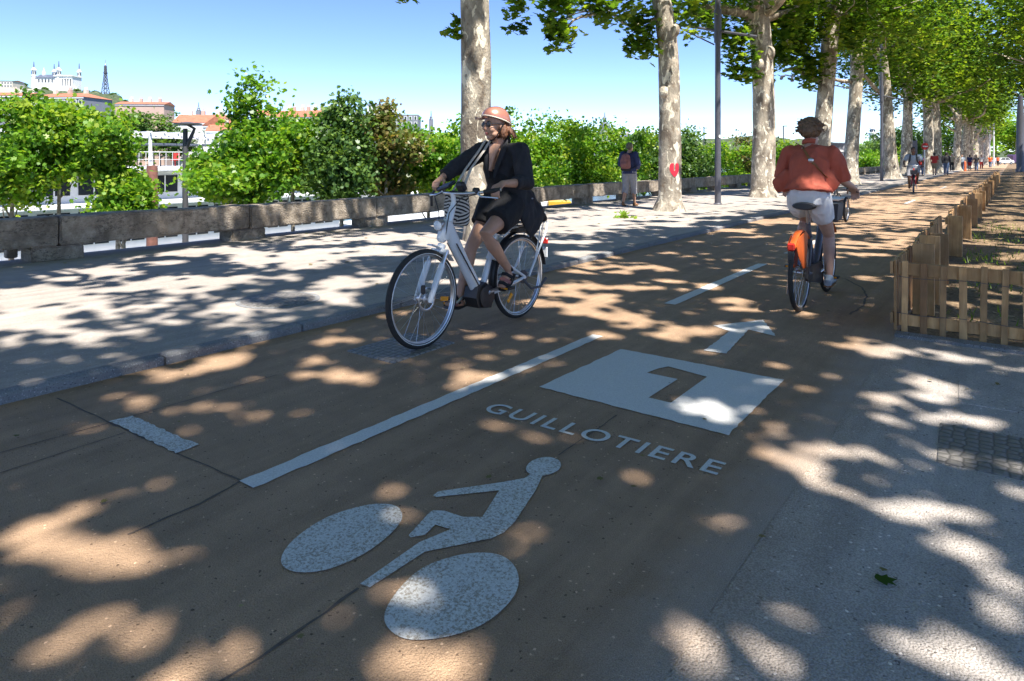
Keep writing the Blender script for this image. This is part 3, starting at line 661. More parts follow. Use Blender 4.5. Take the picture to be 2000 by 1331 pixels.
def leaf_mesh(name, P, size, tint, mat, parent, lobed=False, flat_=.75, droop=0.0, seed=0):
    r = np.random.default_rng(seed+len(P)); N = len(P)
    nr = r.normal(size=(N,3)); nr /= np.linalg.norm(nr, axis=1)[:,None]; nr[:,2] += flat_*2*np.sign(r.random(N)-.12); nr /= np.linalg.norm(nr, axis=1)[:,None]
    q = r.normal(size=(N,3)); q[:,2] -= droop; u = q-nr*np.sum(q*nr, 1)[:,None]; u /= np.linalg.norm(u, axis=1)[:,None]
    w = np.cross(nr, u); s = (size*r.uniform(.65, 1.3, N))[:,None] if np.isscalar(size) else size[:,None]
    if lobed:
        sh = [(0,-.5),(.22,-.42),(.52,-.18),(.30,-.04),(.50,.30),(.20,.20),(0,.55),(-.20,.20),(-.50,.30),(-.30,-.04),(-.52,-.18),(-.22,-.42)]
        k = len(sh); V = np.stack([P+u*s*b+w*s*a+nr*s*(.10*abs(a)) for a, b in sh], 1).reshape(-1,3)
        L = np.arange(N*k); st = np.arange(N)*k; tt = np.full(N, k); ti = tint
    else:
        V = np.stack([P-u*s*.5, P+w*s*.42+nr*s*.12, P+u*s*.5, P-w*s*.42+nr*s*.12], 1).reshape(-1,3)
        L = (np.arange(N)[:,None]*4+np.array([0,1,2,0,2,3])).reshape(-1); st = np.arange(N*2)*3; tt = np.full(N*2, 3); ti = np.repeat(tint, 2)
    me = bpy.data.meshes.new(name); me.vertices.add(len(V)); me.vertices.foreach_set('co', V.astype(np.float32).ravel())
    me.loops.add(len(L)); me.loops.foreach_set('vertex_index', L.astype(np.int32))
    me.polygons.add(len(st)); me.polygons.foreach_set('loop_start', st.astype(np.int32)); me.polygons.foreach_set('loop_total', tt.astype(np.int32))
    me.update(calc_edges=True); at = me.attributes.new('tint', 'FLOAT', 'FACE'); at.data.foreach_set('value', np.clip(ti, 0, 1).astype(np.float32))
    me.materials.append(mat); o = bpy.data.objects.new(name, me); COL.objects.link(o); o.parent = parent; return o
def cloud(lobes, nc, per, spread, seed, shell=.45, tm=.45, ts=.27):
    r = np.random.default_rng(seed); lobes = [np.array(l, float) for l in lobes]
    vol = np.array([l[3]*l[4]*l[5] for l in lobes])**.8; idx = r.choice(len(lobes), nc, p=vol/vol.sum())
    d = r.normal(size=(nc,3)); d /= np.linalg.norm(d, axis=1)[:,None]
    LB = np.array(lobes)[idx]; c = LB[:,:3]+d*LB[:,3:6]*(r.random(nc)**shell)[:,None]
    tc = r.normal(tm, ts, nc); sp = spread*r.uniform(.6, 1.3, nc)
    P = np.repeat(c, per, 0)+r.normal(size=(nc*per,3))*np.repeat(sp, per)[:,None]*np.array([1,1,.6])
    return c, P, np.repeat(tc, per)+r.normal(0, .13, nc*per)

def spline(pts, rad, n):
    out = []; ro = []; m = len(pts)
    for i in range(n+1):
        f = i/n*(m-1); k = min(int(f), m-2); t = f-k; p0, p1, p2, p3 = pts[max(k-1,0)], pts[k], pts[k+1], pts[min(k+2,m-1)]
        out.append(.5*((2*p1)+(p2-p0)*t+(2*p0-5*p1+4*p2-p3)*t*t+(3*p1-p0-3*p2+p3)*t**3)); ro.append(rad[k]*(1-t)+rad[k+1]*t)
    return out, ro
def trunk_surface(pts, rad, seed, rings=46, n=22):
    Q, R = spline(pts, rad, rings)
    def jit(i, t):
        z = Q[i].z; b = .05 if z > .5 else .05+.10*(1-z/.5)
        return 1+b*noise.noise((math.cos(t)*1.5+seed, math.sin(t)*1.5, z*.9))+.035*noise.noise((math.cos(t)*3+seed, math.sin(t)*3, z*3))+(.07*math.cos(5*t+seed)*max(0, 1-z/.45))
    m = MB(); m.tube(Q, R, n, side=(1,0,0), jit=jit); return m, Q, R, jit
def limb(m, a, b, r0, r1, seed, n=7, sag=.3):
    r = random.Random(seed); a, b = Vector(a), Vector(b); L = (b-a).length; pts = [a]
    for i in range(1, 5): pts.append(a.lerp(b, i/5)+Vector((r.uniform(-1,1), r.uniform(-1,1), r.uniform(-1,1)))*L*.06+Vector((0,0,-sag*math.sin(i/5*math.pi)*L*.25)))
    pts.append(b); Q, R = spline(pts, [r0+(r1-r0)*(i/5)**.8 for i in range(6)], 12)
    m.tube(Q, R, n, jit=lambda i, t: 1+.12*noise.noise((i*.9+seed, math.cos(t), math.sin(t)))); return Q
def plane_tree(label, tp, lobes, group, seed, nc=520, per=30, size=.19, limbs=(), nl=7, lobed=False, gap=.55, spread=.42, cull=True, heart=False, extra=(), knots=()):
    """tp: [(point, radius)] up the trunk; lobes: ellipsoids of the crown"""
    base = tp[0][0]; t = thing('plane_tree', label, 'tree', base, 0, group)
    pts = [p-base for p, _ in tp]; rad = [r for _, r in tp]
    m, Q, R, jit = trunk_surface(pts, rad, seed); fork = Q[-1]; r = random.Random(seed)
    c, P, ti = cloud(lobes, nc, per, spread, seed)
    for pl, r0, r1 in limbs:
        pp = [p-base for p in pl]; qq, rr = spline(pp, [r0+(r1-r0)*i/(len(pp)-1) for i in range(len(pp))], 16)
        m.tube(qq, rr, 9, jit=lambda i, tt: 1+.13*noise.noise((i*.7+seed, math.cos(tt), math.sin(tt))))
    order = list(range(len(c))); r.shuffle(order); ends = []
    for k in order[:nl]:
        st = Q[int(len(Q)*r.uniform(.72, .99))]; e = Vector(c[k])-base; e = st.lerp(e, .9); 
        q = limb(m, st, e, R[-1]*r.uniform(.5,.8), .03, seed*31+k); ends.append(q)
    for k in order[nl:nl*5]:
        q = r.choice(ends) if ends else Q; st = q[r.randrange(4, len(q))]; e = Vector(c[k])-base
        if (e-st).length < 4: limb(m, st, e, .035, .012, seed*17+k, 5, .1)
    for kp, kr in knots: m.ell(Vector(kp)-base, (kr, kr*.6, kr*1.25), 12, 9)
    tr = m.build('trunk', M['bark'], t, True, 180)
    if cull: kk = keep_leaf(P, gap); P, ti = P[kk], ti[kk]
    if extra:
        ev = sum(4.2*l[3]*l[4]*l[5] for l in extra); _, P2, t2 = cloud(extra, int(4*len(extra)+ev*15), 15 if seed > 1 else 4, .15 if seed > 1 else .05, seed+900, .6); x2, y2, _d = to_px(P2[:,0], P2[:,1], P2[:,2])
        k2 = (y2 < np.interp(x2, EDGE_X, EDGE_Y)+8*snoise(P2[:,0], P2[:,2], 8, 5)+14*snoise(P2[:,0], P2[:,2], 3, 9)) | (x2 < 900)
        P = np.concatenate([P, P2[k2]]); ti = np.concatenate([ti, t2[k2]])
    leaf_mesh('crown', P-np.array(base), size, ti, M['leaf'], t, lobed, seed=seed)
    if heart:
        h = MB(); cz = 1.0; ca = math.atan2(-(base.y), -(base.x))+.42; grid = {}; nU, nV = 26, 34
        i0 = lambda z: min(range(len(Q)), key=lambda i: abs(Q[i].z-z))
        for a in range(nU+1):
            for b in range(nV+1):
                u = -1+2*a/nU; v = -1+2*b/nV
                hx, hy = u*1.15, v*1.25+.05
                if (hx*hx+hy*hy-1)**3-hx*hx*hy**3 < 0 and not (abs(hx) < .10 and hy > .05):
                    z = cz+v*.20; f = 0
                    for i in range(len(Q)-1):
                        if Q[i].z <= z <= Q[i+1].z: f = i; break
                    tt = (z-Q[f].z)/(Q[f+1].z-Q[f].z); p = Q[f].lerp(Q[f+1], tt); rr = R[f]*(1-tt)+R[f+1]*tt; th = ca+u*.47
                    j = jit(f, -th)*(1-tt)+jit(f+1, -th)*tt
                    grid[a,b] = len(h.v); h.v.append(tuple(p+Vector((math.cos(th), math.sin(th), 0))*(rr*j+.008)))
        for (a, b), i in grid.items():
            if all(k in grid for k in ((a+1,b),(a+1,b+1),(a,b+1))): h.f.append((i, grid[a+1,b], grid[a+1,b+1], grid[a,b+1]))
        h.build('heart_graffiti', M['red_g'], t, True, 180)['label'] = 'red spray-painted heart on the bark'
    return t
def tpx(D, L): return [(dp(a, b, D), w/2*D/FPX) for a, b, w in L]
def crown(x, y, z, rx, ry, rz, seed):
    r = random.Random(seed); out = [(x, y, z, rx*.75, ry*.75, rz*.7)]
    for k in range(6):
        a = k*math.pi/3+r.uniform(-.3,.3); out.append((x+math.cos(a)*rx*.6, y+math.sin(a)*ry*.6, z+r.uniform(-.45,.4)*rz, rx*.48, ry*.5, rz*.5))
    return out
GA = 'plane trees along the riverside pavement'; GB = 'plane trees on the soil strip right of the path'
# the riverside row, from the photograph
plane_tree('pale mottled plane trunk directly behind the woman on the white bicycle', tpx(10.4, [(938,470,72),(936,430,60),(930,300,60),(930,150,58),(927,0,56),(925,-150,52),(915,-330,44)]),
    crown(-7.2,8.6,8.6,4.8,4.4,3.7,1), GA, 1, 560, 32, .16, nl=8, lobed=True, extra=[(*dp(886,62,10.3),.10,.10,.14),(*dp(790,0,10.2),.14,.14,.08),(*dp(895,45,10.4),.08,.08,.10)])
plane_tree('plane tree whose trunk carries a red painted heart', tpx(16.3, [(1308,414,66),(1308,398,54),(1308,375,45),(1308,250,42),(1306,120,40),(1298,40,37),(1282,-60,33),(1270,-190,28)]),
    crown(-6.9,15.6,8.4,4.8,4.4,4.2,2), GA, 2, 620, 32, .17, nl=8, lobed=True, heart=True, knots=[(dp(1296,180,16.1),.12),(dp(1318,60,16.1),.13)], extra=[(*dp(1095,60,15),.55,.5,.55),(*dp(1085,10,15),.7,.5,.45),(*dp(1010,15,14.4),.45,.4,.55),(*dp(1005,50,14.4),.22,.2,.3),(*dp(1150,15,15.5),.7,.5,.35),(*dp(1200,30,15.8),.6,.5,.45),(*dp(1250,60,16.4),.6,.5,.7),(*dp(1270,95,16.6),.4,.4,.35),(*dp(1340,30,16.8),.5,.5,.45),(*dp(1105,92,15),.22,.2,.25)],
    limbs=[([dp(1290,-20,16.3),dp(1240,-30,16.0),dp(1180,20,15.6),dp(1120,40,15.2),dp(1095,85,15)], .07, .015), ([dp(1295,30,16.3),dp(1230,50,16.6),dp(1180,20,17),dp(1110,30,17.4)], .05, .012)])
plane_tree('sunlit pale plane trunk left of the rider in red, with a thick side limb', tpx(22.1, [(1490,389,66),(1490,376,54),(1490,355,45),(1492,250,42),(1490,150,40),(1484,60,40),(1480,0,36),(1482,-120,28)]),
    crown(-6.6,22.6,9.0,4.8,4.3,4.6,3), GA, 3, 560, 30, .18, nl=8, lobed=True, knots=[(dp(1502,104,21.85),.20),(dp(1484,128,21.8),.17),(dp(1500,300,21.85),.13)], extra=[(*dp(1440,110,21.6),.7,.6,.9),(*dp(1420,70,21.6),.8,.6,.7),(*dp(1370,40,21.4),.8,.6,.5),(*dp(1455,145,21.8),.4,.4,.4),(*dp(1525,110,22.4),.6,.6,.9),(*dp(1530,30,22.4),.8,.7,.8),(*dp(1320,30,21),.6,.5,.5)],
    limbs=[([dp(1478,70,22.1),dp(1462,30,22),dp(1420,20,21.8),dp(1385,17,21.7),dp(1362,24,21.6),dp(1350,8,21.6),dp(1340,-40,21.5)], .20, .12)])
plane_tree('leaning grey plane trunk right behind the head of the rider in red', tpx(27.6, [(1596,373,50),(1598,350,38),(1603,300,33),(1611,200,31),(1621,80,31),(1628,0,28),(1632,-100,22)]),
    crown(-6.4,29.6,9.2,4.8,4.2,5.2,4), GA, 4, 540, 26, .19, nl=7, lobed=True, extra=[(*dp(1550,100,27),1.1,1,1.2),(*dp(1560,40,27),1.2,1,1.2),(*dp(1585,140,27.4),.7,.7,.8),(*dp(1660,40,28.5),1.1,1,1.4)],
    limbs=[([dp(1610,160,27.6),dp(1580,150,27.4),dp(1550,135,27),dp(1530,140,26.5)], .13, .05), ([dp(1612,60,27.6),dp(1580,70,27),dp(1550,90,26.8),dp(1535,75,26)], .12, .05)])
plane_tree('dark plane trunk that forks beside the grey slatted board', tpx(33.2, [(1659,363,42),(1660,345,32),(1663,300,26),(1671,180,24),(1673,115,24),(1660,40,20),(1654,-60,15)]),
    crown(-6.4,36.5,9.4,4.8,4.2,5.6,5), GA, 5, 520, 25, .20, nl=7,
    limbs=[([dp(1673,115,33.2),dp(1686,85,33),dp(1702,72,32.8),dp(1712,60,32.6),dp(1712,-10,32.4)], .22, .12), ([dp(1664,160,33.2),dp(1640,158,33),dp(1610,150,32.6)], .12, .05)])
plane_tree('bright leaning plane trunk behind the second lamp post', tpx(42.4, [(1743,351,40),(1742,335,28),(1738,300,24),(1731,200,22),(1725,125,18),(1722,90,14)]),
    crown(-6.2,46,10,5,4.6,6,6), GA, 6, 520, 24, .24, nl=7,
    limbs=[([dp(1725,128,42.4),dp(1710,105,42),dp(1698,85,42),dp(1695,95,41.5)], .2, .12), ([dp(1732,190,42.4),dp(1712,176,42),dp(1690,150,41),dp(1680,140,41)], .16, .07)])
plane_tree('slim plane trunk above the approaching cyclist', tpx(48, [(1767,345,30),(1769,325,20),(1772,250,18),(1773,180,16),(1770,100,11)]), crown(-6.2,54,10,5,4.6,6.4,7), GA, 7, 560, 26, .28, nl=6,
    limbs=[([dp(1773,165,48),dp(1790,160,47.5),dp(1812,150,47)], .12, .06)])
plane_tree('thick dark plane trunk beside the no entry sign', tpx(55, [(1813,343,26),(1813,325,20),(1813,250,17),(1808,170,14)]), crown(-5.9,62,10.5,5,5,6.8,8), GA, 8, 520, 26, .30, nl=6,
    limbs=[([dp(1811,190,55),dp(1790,190,54),dp(1775,180,53)], .18, .08)])
plane_tree('plane trunk standing close against the thick one by the no entry sign', tpx(58, [(1829,342,30),(1828,325,22),(1827,250,19),(1823,165,15)]), crown(-5.4,66,10.5,5,5,6.8,9), GA, 9, 480, 26, .30, nl=6,
    limbs=[([dp(1826,190,58),dp(1835,180,57),dp(1850,165,56)], .2, .08)])
FARL = ['plane tree behind the walkers where the row thins', 'thin pale plane trunk just right of the walkers in dark clothes', 'distant plane tree above the knot of pedestrians', 'last plane trunk of the riverside row, left of the white poles', 'far plane trunk seen between the pedestrians', 'farthest plane tree closing the riverside row']
for k, (px_, D, w) in enumerate([(1868,72,15),(1884,84,16),(1893,94,12),(1903,106,14),(1914,120,11),(1925,138,10)]):
    b = dp(px_, 338, D); b.z = 0; rr = w/2*D/FPX
    plane_tree(FARL[k], [(b, rr*1.4), (b+Vector((0,0,.6)), rr), (b+Vector((.1,.1,3)), rr*.9), (b+Vector((.2,0,6)), rr*.7)], crown(b.x,b.y,10.5,5.2,5.2,7,20+k), GA, 20+k, 330, 22, .42, nl=5, spread=.6, gap=.9)
for k, y in enumerate((1.4,-5.8)):
    b = Vector((-6.95, y, PZ))
    plane_tree('plane tree of the riverside row standing %s' % ('just beyond the left edge of the view','behind the camera')[k], [(b,.36),(b+Vector((0,0,.4)),.27),(b+Vector((0,.1,3)),.24),(b+Vector((.1,0,5.8)),.2)], crown(-6.9,y,8.8,4.8,4.3,3.6,40+k), GA, 40+k, 560, 30, .2, nl=8, gap=.5)
# the row on the soil strip, right of the path (trunks outside the frame near the camera)
LB = ['behind the camera on the right','beside the camera on the right','beyond the corner of the pallet fence','on the soil strip behind the front fence','on the soil strip, third beyond the fence corner']
for k, y in enumerate((-9.0,-2.2,4.8,11.6,18.6)):
    b = Vector((3.9, y, 0))
    plane_tree('plane tree '+LB[k], [(b,.38),(b+Vector((0,0,.4)),.28),(b+Vector((-.1,0,3)),.25),(b+Vector((-.2,.1,5.6)),.22)], crown(2.6,y,9.2,5.6,4.6,3.9,60+k)+([(2.74,1.65,9.5,.85,.85,.5)]*5 if k == 2 else []), GB, 60+k, 820, 27, .21, nl=9, gap=.45)  # third tree: unseen extra crown lobes added to shade the route number panel
for k, y in enumerate((25.8,33.4,41,49,57,66,76,88,102)):
    b = Vector((4.0+.2*k, y, 0)); hi = 10.5
    plane_tree('plane tree in the right-hand row, number %s from the camera end' % ('six','seven','eight','nine','ten','eleven','twelve','thirteen','fourteen')[k], [(b,.36),(b+Vector((0,0,.5)),.28),(b+Vector((-.2,0,4)),.24),(b+Vector((-.3,.1,6.5)),.2)], crown(b.x-1.0,y,hi,5.6,4.8,6.2,80+k), GB, 80+k, 420, 23, .24+.02*k, nl=9, gap=.55 if k < 4 else .9, spread=.5)
# trees that close the view at the end of the path
for k, (px_, D, h) in enumerate([(1700,210,9),(1760,120,7),(1795,90,7.5),(1850,100,7),(1905,190,15),(1945,200,16),(1985,175,15),(2025,190,16)]):
    b = dp(px_, 330, D); b.z = -.05; t = thing('broadleaf_tree', 'bushy green tree closing the far end of the path, '+('beside the white river tower','behind the second lamp post','behind the approaching cyclist','behind the no entry sign','above the pedestrians','above the white car','above the purple van','at the extreme right edge')[k], 'tree', b, 0, 'trees at the end of the path')
    MB().tube([(0,0,0),(0,0,h*.5)], [.3,.18], 8).build('trunk', M['bark'], t)
    c, P, ti = cloud(crown(b.x,b.y,h*.52,h*.42,h*.42,h*.5,k), 150, 24, h*.065, 200+k, tm=.5)
    leaf_mesh('crown', P-np.array(b), h*.045, ti, M['leaf_q'], t, seed=k)
# small trees on the quay below, crowns showing over the parapet
QT = [(20,197,1.75,20,'q','yellow-green bushy tree at the left edge behind the parapet',0),(112,206,1.35,21,'q','green tree overlapping the white boat at far left',0),(228,215,1.35,21,'q','open-crowned green tree in front of the boat terrace',1),(240,385,.62,20.5,'q','low leafy tree dipping below the parapet beam',0),
 (448,300,1.15,20,'q','rounded green tree right of the quay lamp post',0),(490,158,1.35,20.5,'q','tall tree with two upright leafy shoots above the red roofs',2),(570,225,1.35,23,'q','broad yellow-green tree left of the dark blue-green one',0),
 (665,182,1.2,22,'d','dark blue-green tree with upright shoots',2),(752,200,1.3,23,'b','tree with browning leaves and a thin bare top',1),(835,240,2.0,26,'q','bright yellow-green tree just left of the plane trunk',0),
 (905,250,2.0,28,'q','leafy bank tree hidden behind the pale plane trunk',0),(1040,222,2.3,28,'q','leafy tree right of the woman with the helmet',0),(1125,242,2.4,31,'q','broad green bank tree below the dark dome',0),(1205,262,2.2,34,'q','green bank tree behind the walker with the rucksack',0),
 (1275,262,2.0,37,'d','dark green bank tree touching the trunk with the heart',0),(1340,242,1.7,38,'d','slim upright tree between the heart trunk and the lamp post',2),(1395,285,2.6,43,'q','low wide green tree behind the lamp post',0),(1450,262,2.4,47,'b','greyish tree with thin crown left of the sunlit trunk',1),
 (1545,285,3.0,56,'q','green tree seen between the sunlit trunk and the rider in red',0),(1690,296,3.4,70,'q','yellow-green hedge-like tree below the river tower',0),(1760,255,4.0,80,'d','dark tree behind the slim plane trunk',0)]
BOT = {0:425, 1:330, 2:395, 3:430, 4:395, 5:405, 6:390, 7:395, 8:390}
for k, (px_, top, w, D, kd, lab, sh) in enumerate(QT):
    tz = CAM_H+(HZ-top)/FPX*D; b = dp(px_, 300, D); b.z = -6.0; H = tz+6
    t = thing('bank_tree', lab, 'tree', b, 0, 'small trees on the river quay'); r = random.Random(300+k)
    bz = [CAM_H-(by_-HZ)/FPX*D for by_ in (BOT.get(k, 405-(D-20)*1.1),)][0]
    mid = (tz+bz)/2; hz = (tz-bz)/2
    if sh == 2:
        hz_ = tz-bz; L = [(b.x,b.y,bz+hz_*.30,w*.80,w*.80,hz_*.32),(b.x-.1*w,b.y,bz+hz_*.50,w*.42,w*.42,hz_*.16)]
        for ox, f0, f1, rr in ((0,.55,1,.25),(-.30,.5,.86,.22),(.42,.5,.93,.20),(.18,.5,.78,.24)): L += [(b.x+ox*w*cY, b.y+ox*w*sY, bz+hz_*(f0+(f1-f0)*q), rr*(1.25-.7*q), rr*(1.25-.7*q), hz_*.075) for q in (0,.33,.66,.95)]
    elif sh == 3: L = [(b.x,b.y,mid-.5,w*.62,w*.62,hz*.62),(b.x-.5*w*.5,b.y,mid-1.0,w*.5,w*.5,hz*.5),(b.x+.4*w,b.y+.2,mid-.9,w*.5,w*.5,hz*.45),(b.x+.05,b.y,tz-.75,.22,.22,.8),(b.x-.25*w,b.y+.1,tz-1.1,.20,.20,.75),(b.x+.36*w,b.y+.25*w,tz-.85,.17,.17,.75),(b.x,b.y,mid+hz*.35,w*.38,w*.38,hz*.4)]
    elif sh == 1: L = [(b.x+r.uniform(-.6,.6)*w,b.y+r.uniform(-.6,.6)*w,bz+(tz-bz)*f,w*.42*(1.25-f),w*.42*(1.25-f),hz*.22) for f in (.12,.25,.38,.5,.6,.72,.82)]+[(b.x,b.y,tz-.5,.25,.25,.5)]
    else: L = [(b.x,b.y,mid,w*.8,w*.8,hz*.85)]+[(b.x+r.uniform(-.65,.65)*w,b.y+r.uniform(-.65,.65)*w,mid+r.uniform(-.6,.62)*hz,w*.42,w*.42,hz*.30) for _ in range(6)]
    if sh == 0: L[0] = (b.x,b.y,mid-.1*hz,w*.72,w*.72,hz*.72); L += [(b.x+q*w*cY, b.y+q*w*sY, tz-r.uniform(.1,1.0)*.5*hz, w*.20, w*.20, hz*r.uniform(.14,.3)) for q in (-.75,-.4,-.1,.25,.5,.8)]
    tb = MB(); tb.tube([(0,0,0),(.05,0,H*.35),(0,.05,H*.7),(0,0,H*.93)], [.11,.09,.05,.015], 8)
    nc = int((270 if sh != 1 else 200)*(1 if D < 40 else .8)); c, P, ti = cloud(L, nc, 42, .15+.004*D, 400+k, .40, .5 if kd != 'b' else .45, .3)
    for q in c[::40]: limb(tb, Vector((0,0,max(1.5,(q[2]+6)*.8))), Vector(q)-b, .03, .006, k*7+int(q[0]*9), 5, 0)
    tb.build('trunk', M['bark'], t, True, 180)
    pxl, pyl, _ = to_px(P[:,0], P[:,1], P[:,2])
    leaf_mesh('crown', P-np.array(b), .082+.0022*D, ti, M['leaf_'+kd] if kd != 'q' else M['leaf_q'], t, D < 27, .35, .3, seed=k)
# plane trees on the far bank
for k, (px_, top, w, D) in enumerate([(215,205,8,235),(255,198,9,235),(300,196,10,230),(160,225,8,240),(345,236,7,230),(600,258,9,240),(690,248,8,240),(820,245,9,250),(870,240,9,250),(640,262,8,240),(990,250,9,260),(1090,262,9,280),(1250,268,8,300),(560,262,8,240)]):
    b = dp(px_, 330, D); b.z = -3; tz = CAM_H+(HZ-top)/FPX*D; H = tz+3
    t = thing('riverside_tree', 'dark rounded tree on the far bank, '+('below the metal tower','right of the metal tower','below the tan chimneys','below the basilica','left of the gabled red roof','below the white building with red roof','right of the white building','below the thin spire','left of the plane trunk','between the white building and the browning tree','right of the helmet','below the dome','right of the dome','left of the white building')[k], 'tree', b, 0, 'trees on the far bank')
    MB().tube([(0,0,0),(0,0,H*.5)], [.4,.25], 8).build('trunk', M['bark'], t)
    c, P, ti = cloud(crown(b.x,b.y,b.z+H*.55,w,w,H*.45,500+k), 130, 26, w*.13, 500+k, tm=.5)
    leaf_mesh('crown', P-np.array(b), w*.11, ti, M['leaf_d'], t, seed=k)
# fallen leaves and twigs
def litter():
    r = np.random.default_rng(77); P = []; 
    for x0, x1, y0, y1, n in ((-.3,6,6,22,700),(-.6,12,22,60,500),(-9.8,-4.5,1,25,90),(-4.3,-.8,2,25,30),(-.7,.9,1.6,5.6,9),(-4.3,-.8,1.0,6,16)):
        q = np.stack([r.uniform(x0,x1,n), r.uniform(y0,y1,n), np.full(n,.02 if x0 > -9 else PZ+.012)], 1); q[:,2] = np.where(q[:,0] < -4.45, PZ+.01, np.where(q[:,1] > 5.8, .035, .012)); P.append(q)
    P = np.concatenate(P); o = leaf_mesh('leaf_litter', P, np.where((P[:,0] > -4.4) & (P[:,0] < .95) & (P[:,1] < 6), .022, .045)*r.uniform(.6,1.4,len(P)), r.normal(.5,.28,len(P)), M['leaf_dry'], None, True, 3.0, seed=3); tag(o, 'scattered dry leaves on the ground', 'leaf litter', kind='stuff')
litter()
def grass():
    r = np.random.default_rng(91); P = []
    for px_, py_, w, n in ((1935,470,.9,350),(1985,455,.8,250),(1900,640,.5,60),(1975,660,.5,60),(1880,505,.5,260),(1990,560,.6,300)):
        c = gp(px_, py_); P.append(np.stack([r.normal(c.x,w,n), r.normal(c.y,w*.8,n), np.full(n,.035)], 1))
    P = np.concatenate(P); P = P[(P[:,0] > -.5) & (P[:,1] > 5.95)]; m = []
    N = len(P); a = r.uniform(0, 6.28, N); h = r.uniform(.03,.09,N); l = np.stack([np.cos(a)*h*.6, np.sin(a)*h*.6, h], 1); s = np.stack([-np.sin(a), np.cos(a), 0*a], 1)*.006
    Vv = np.stack([P-s, P+s, P+l], 1).reshape(-1,3); me = bpy.data.meshes.new('grass'); me.from_pydata(Vv.tolist(), [], (np.arange(N*3).reshape(-1,3)).tolist())
    at = me.attributes.new('tint','FLOAT','FACE'); at.data.foreach_set('value', np.clip(r.normal(.45,.25,N),0,1).astype(np.float32)); me.materials.append(M['leaf'])
    o = bpy.data.objects.new('grass', me); COL.objects.link(o); tag(o, 'thin grass patches on the bare soil', 'grass', kind='stuff')
grass()
def tuft(loc, n, w, label, cat, name, mat, sz):
    r = np.random.default_rng(n); P = np.stack([r.normal(0,w,n), r.normal(0,w*.6,n), np.abs(r.normal(.05,.05,n))], 1)
    t = thing(name, label, cat, loc); leaf_mesh('leaves', P, sz, r.normal(.75,.15,n), mat, t, True, .4, seed=n)
    m = MB(); [m.tube([(0,0,.01), tuple(P[i]*.6+np.array([0,0,.02])), tuple(P[i])], .004, 5) for i in range(0, n, 4)]; m.build('twig', M['bark'], t)
tuft(gp(1217,426,PZ), 34, .13, 'broken green leafy twig lying on the sunny pavement', 'twig', 'fallen_branch', M['leaf_q'], .11)
lf = leaf_mesh('fallen_leaf', np.array([[0,0,.012]]), np.array([.066]), np.array([.12]), M['leaf'], None, True, 6.0, seed=1); lf.location = gp(1730,1138); tag(lf, 'single green plane leaf lying on the grey asphalt', 'leaf')
# ------------------------------------------------------------------ people
from mathutils.bvhtree import BVHTree
def V(*a): return Vector(a)
def frame(fd, up=(0,0,1)):
    x = Vector(fd).normalized(); y = Vector(up).cross(x).normalized(); z = x.cross(y); return Matrix((x, y, z)).transposed()
def hand(m, wr, d, n, ac, curl=.9, s=1.0):
    """palm and five fingers: d along the hand, n out of the back of the hand, ac towards the thumb"""
    d, n, ac = Vector(d).normalized(), Vector(n).normalized(), Vector(ac).normalized()
    m.tube([wr-d*.015*s, wr+d*.02*s, wr+d*.06*s, wr+d*.09*s], [(.024*s,.02*s),(.034*s,.017*s),(.041*s,.016*s),(.038*s,.013*s)], 10, side=ac)
    for k, L in enumerate((.072,.080,.074,.058)):
        p = wr+d*.086*s+ac*(.031-.0205*k)*s; pts = [p-d*.02*s, p]; a = .25*curl
        for seg in (.42,.33,.27):
            a += curl*.62; q = d*math.cos(a)-n*math.sin(a); p = p+q*L*seg*s; pts.append(p)
        m.tube(pts, [.0095*s,.0092*s,.0088*s,.008*s,.006*s], 7)
    p = wr+d*.025*s+ac*.03*s; q = (ac*.8+d*.75-n*.15).normalized(); q2 = (d*.8+ac*.25-n*.5*curl).normalized()
    m.tube([p-q*.01*s, p+q*.03*s, p+q*.03*s+q2*.028*s, p+q*.03*s+q2*.05*s], [.013*s,.0115*s,.0095*s,.007*s], 7)
def head_geo(m, c, fd, up=(0,0,1)):
    R = frame(fd, up); g = lambda x, y, z: Vector(c)+R @ Vector((x,y,z))
    m.ell(g(-.012,0,.032), (.098,.077,.092), 18, 12, R); m.ell(g(.028,0,-.028), (.062,.058,.085), 16, 10, R); m.ell(g(.052,0,-.098), (.028,.030,.022), 12, 8, R)
    m.ell(g(.072,0,.022), (.022,.050,.016), 12, 8, R)
    for s in (-1,1):
        m.ell(g(.056,s*.036,-.035), (.028,.024,.028), 10, 8, R); m.ell(g(-.008,s*.077,-.012), (.020,.009,.032), 10, 8, R); m.ell(g(.030,s*.045,-.075), (.035,.018,.022), 10, 8, R)
    m.tube([g(.086,0,.018), g(.098,0,-.004), g(.112,0,-.026), g(.092,0,-.036)], [.008,.010,.014,.010], 8)
    return g, R
def face_parts(g, R, t, lips=True):
    if lips:
        m = MB(); m.ell(g(.086,0,-.061), (.009,.023,.006), 12, 6, R); m.ell(g(.086,0,-.070), (.009,.019,.006), 12, 6, R); m.build('lips', M['lip'], t)
    for s in (-1,1):
        m = MB().ell(g(.076,s*.033,.003), (.012,.014,.009), 10, 8, R); o = m.build('eye', M['white_w'], t)
        MB().ell(g(.0862,s*.033,.003), (.0035,.007,.007), 8, 6, R).build('pupil', M['black'], o)
        MB().tube([g(.088,s*.016,.024), g(.087,s*.034,.029), g(.074,s*.052,.022)], [.004,.005,.003], 6).build('eyebrow', M['hair_k'], t)
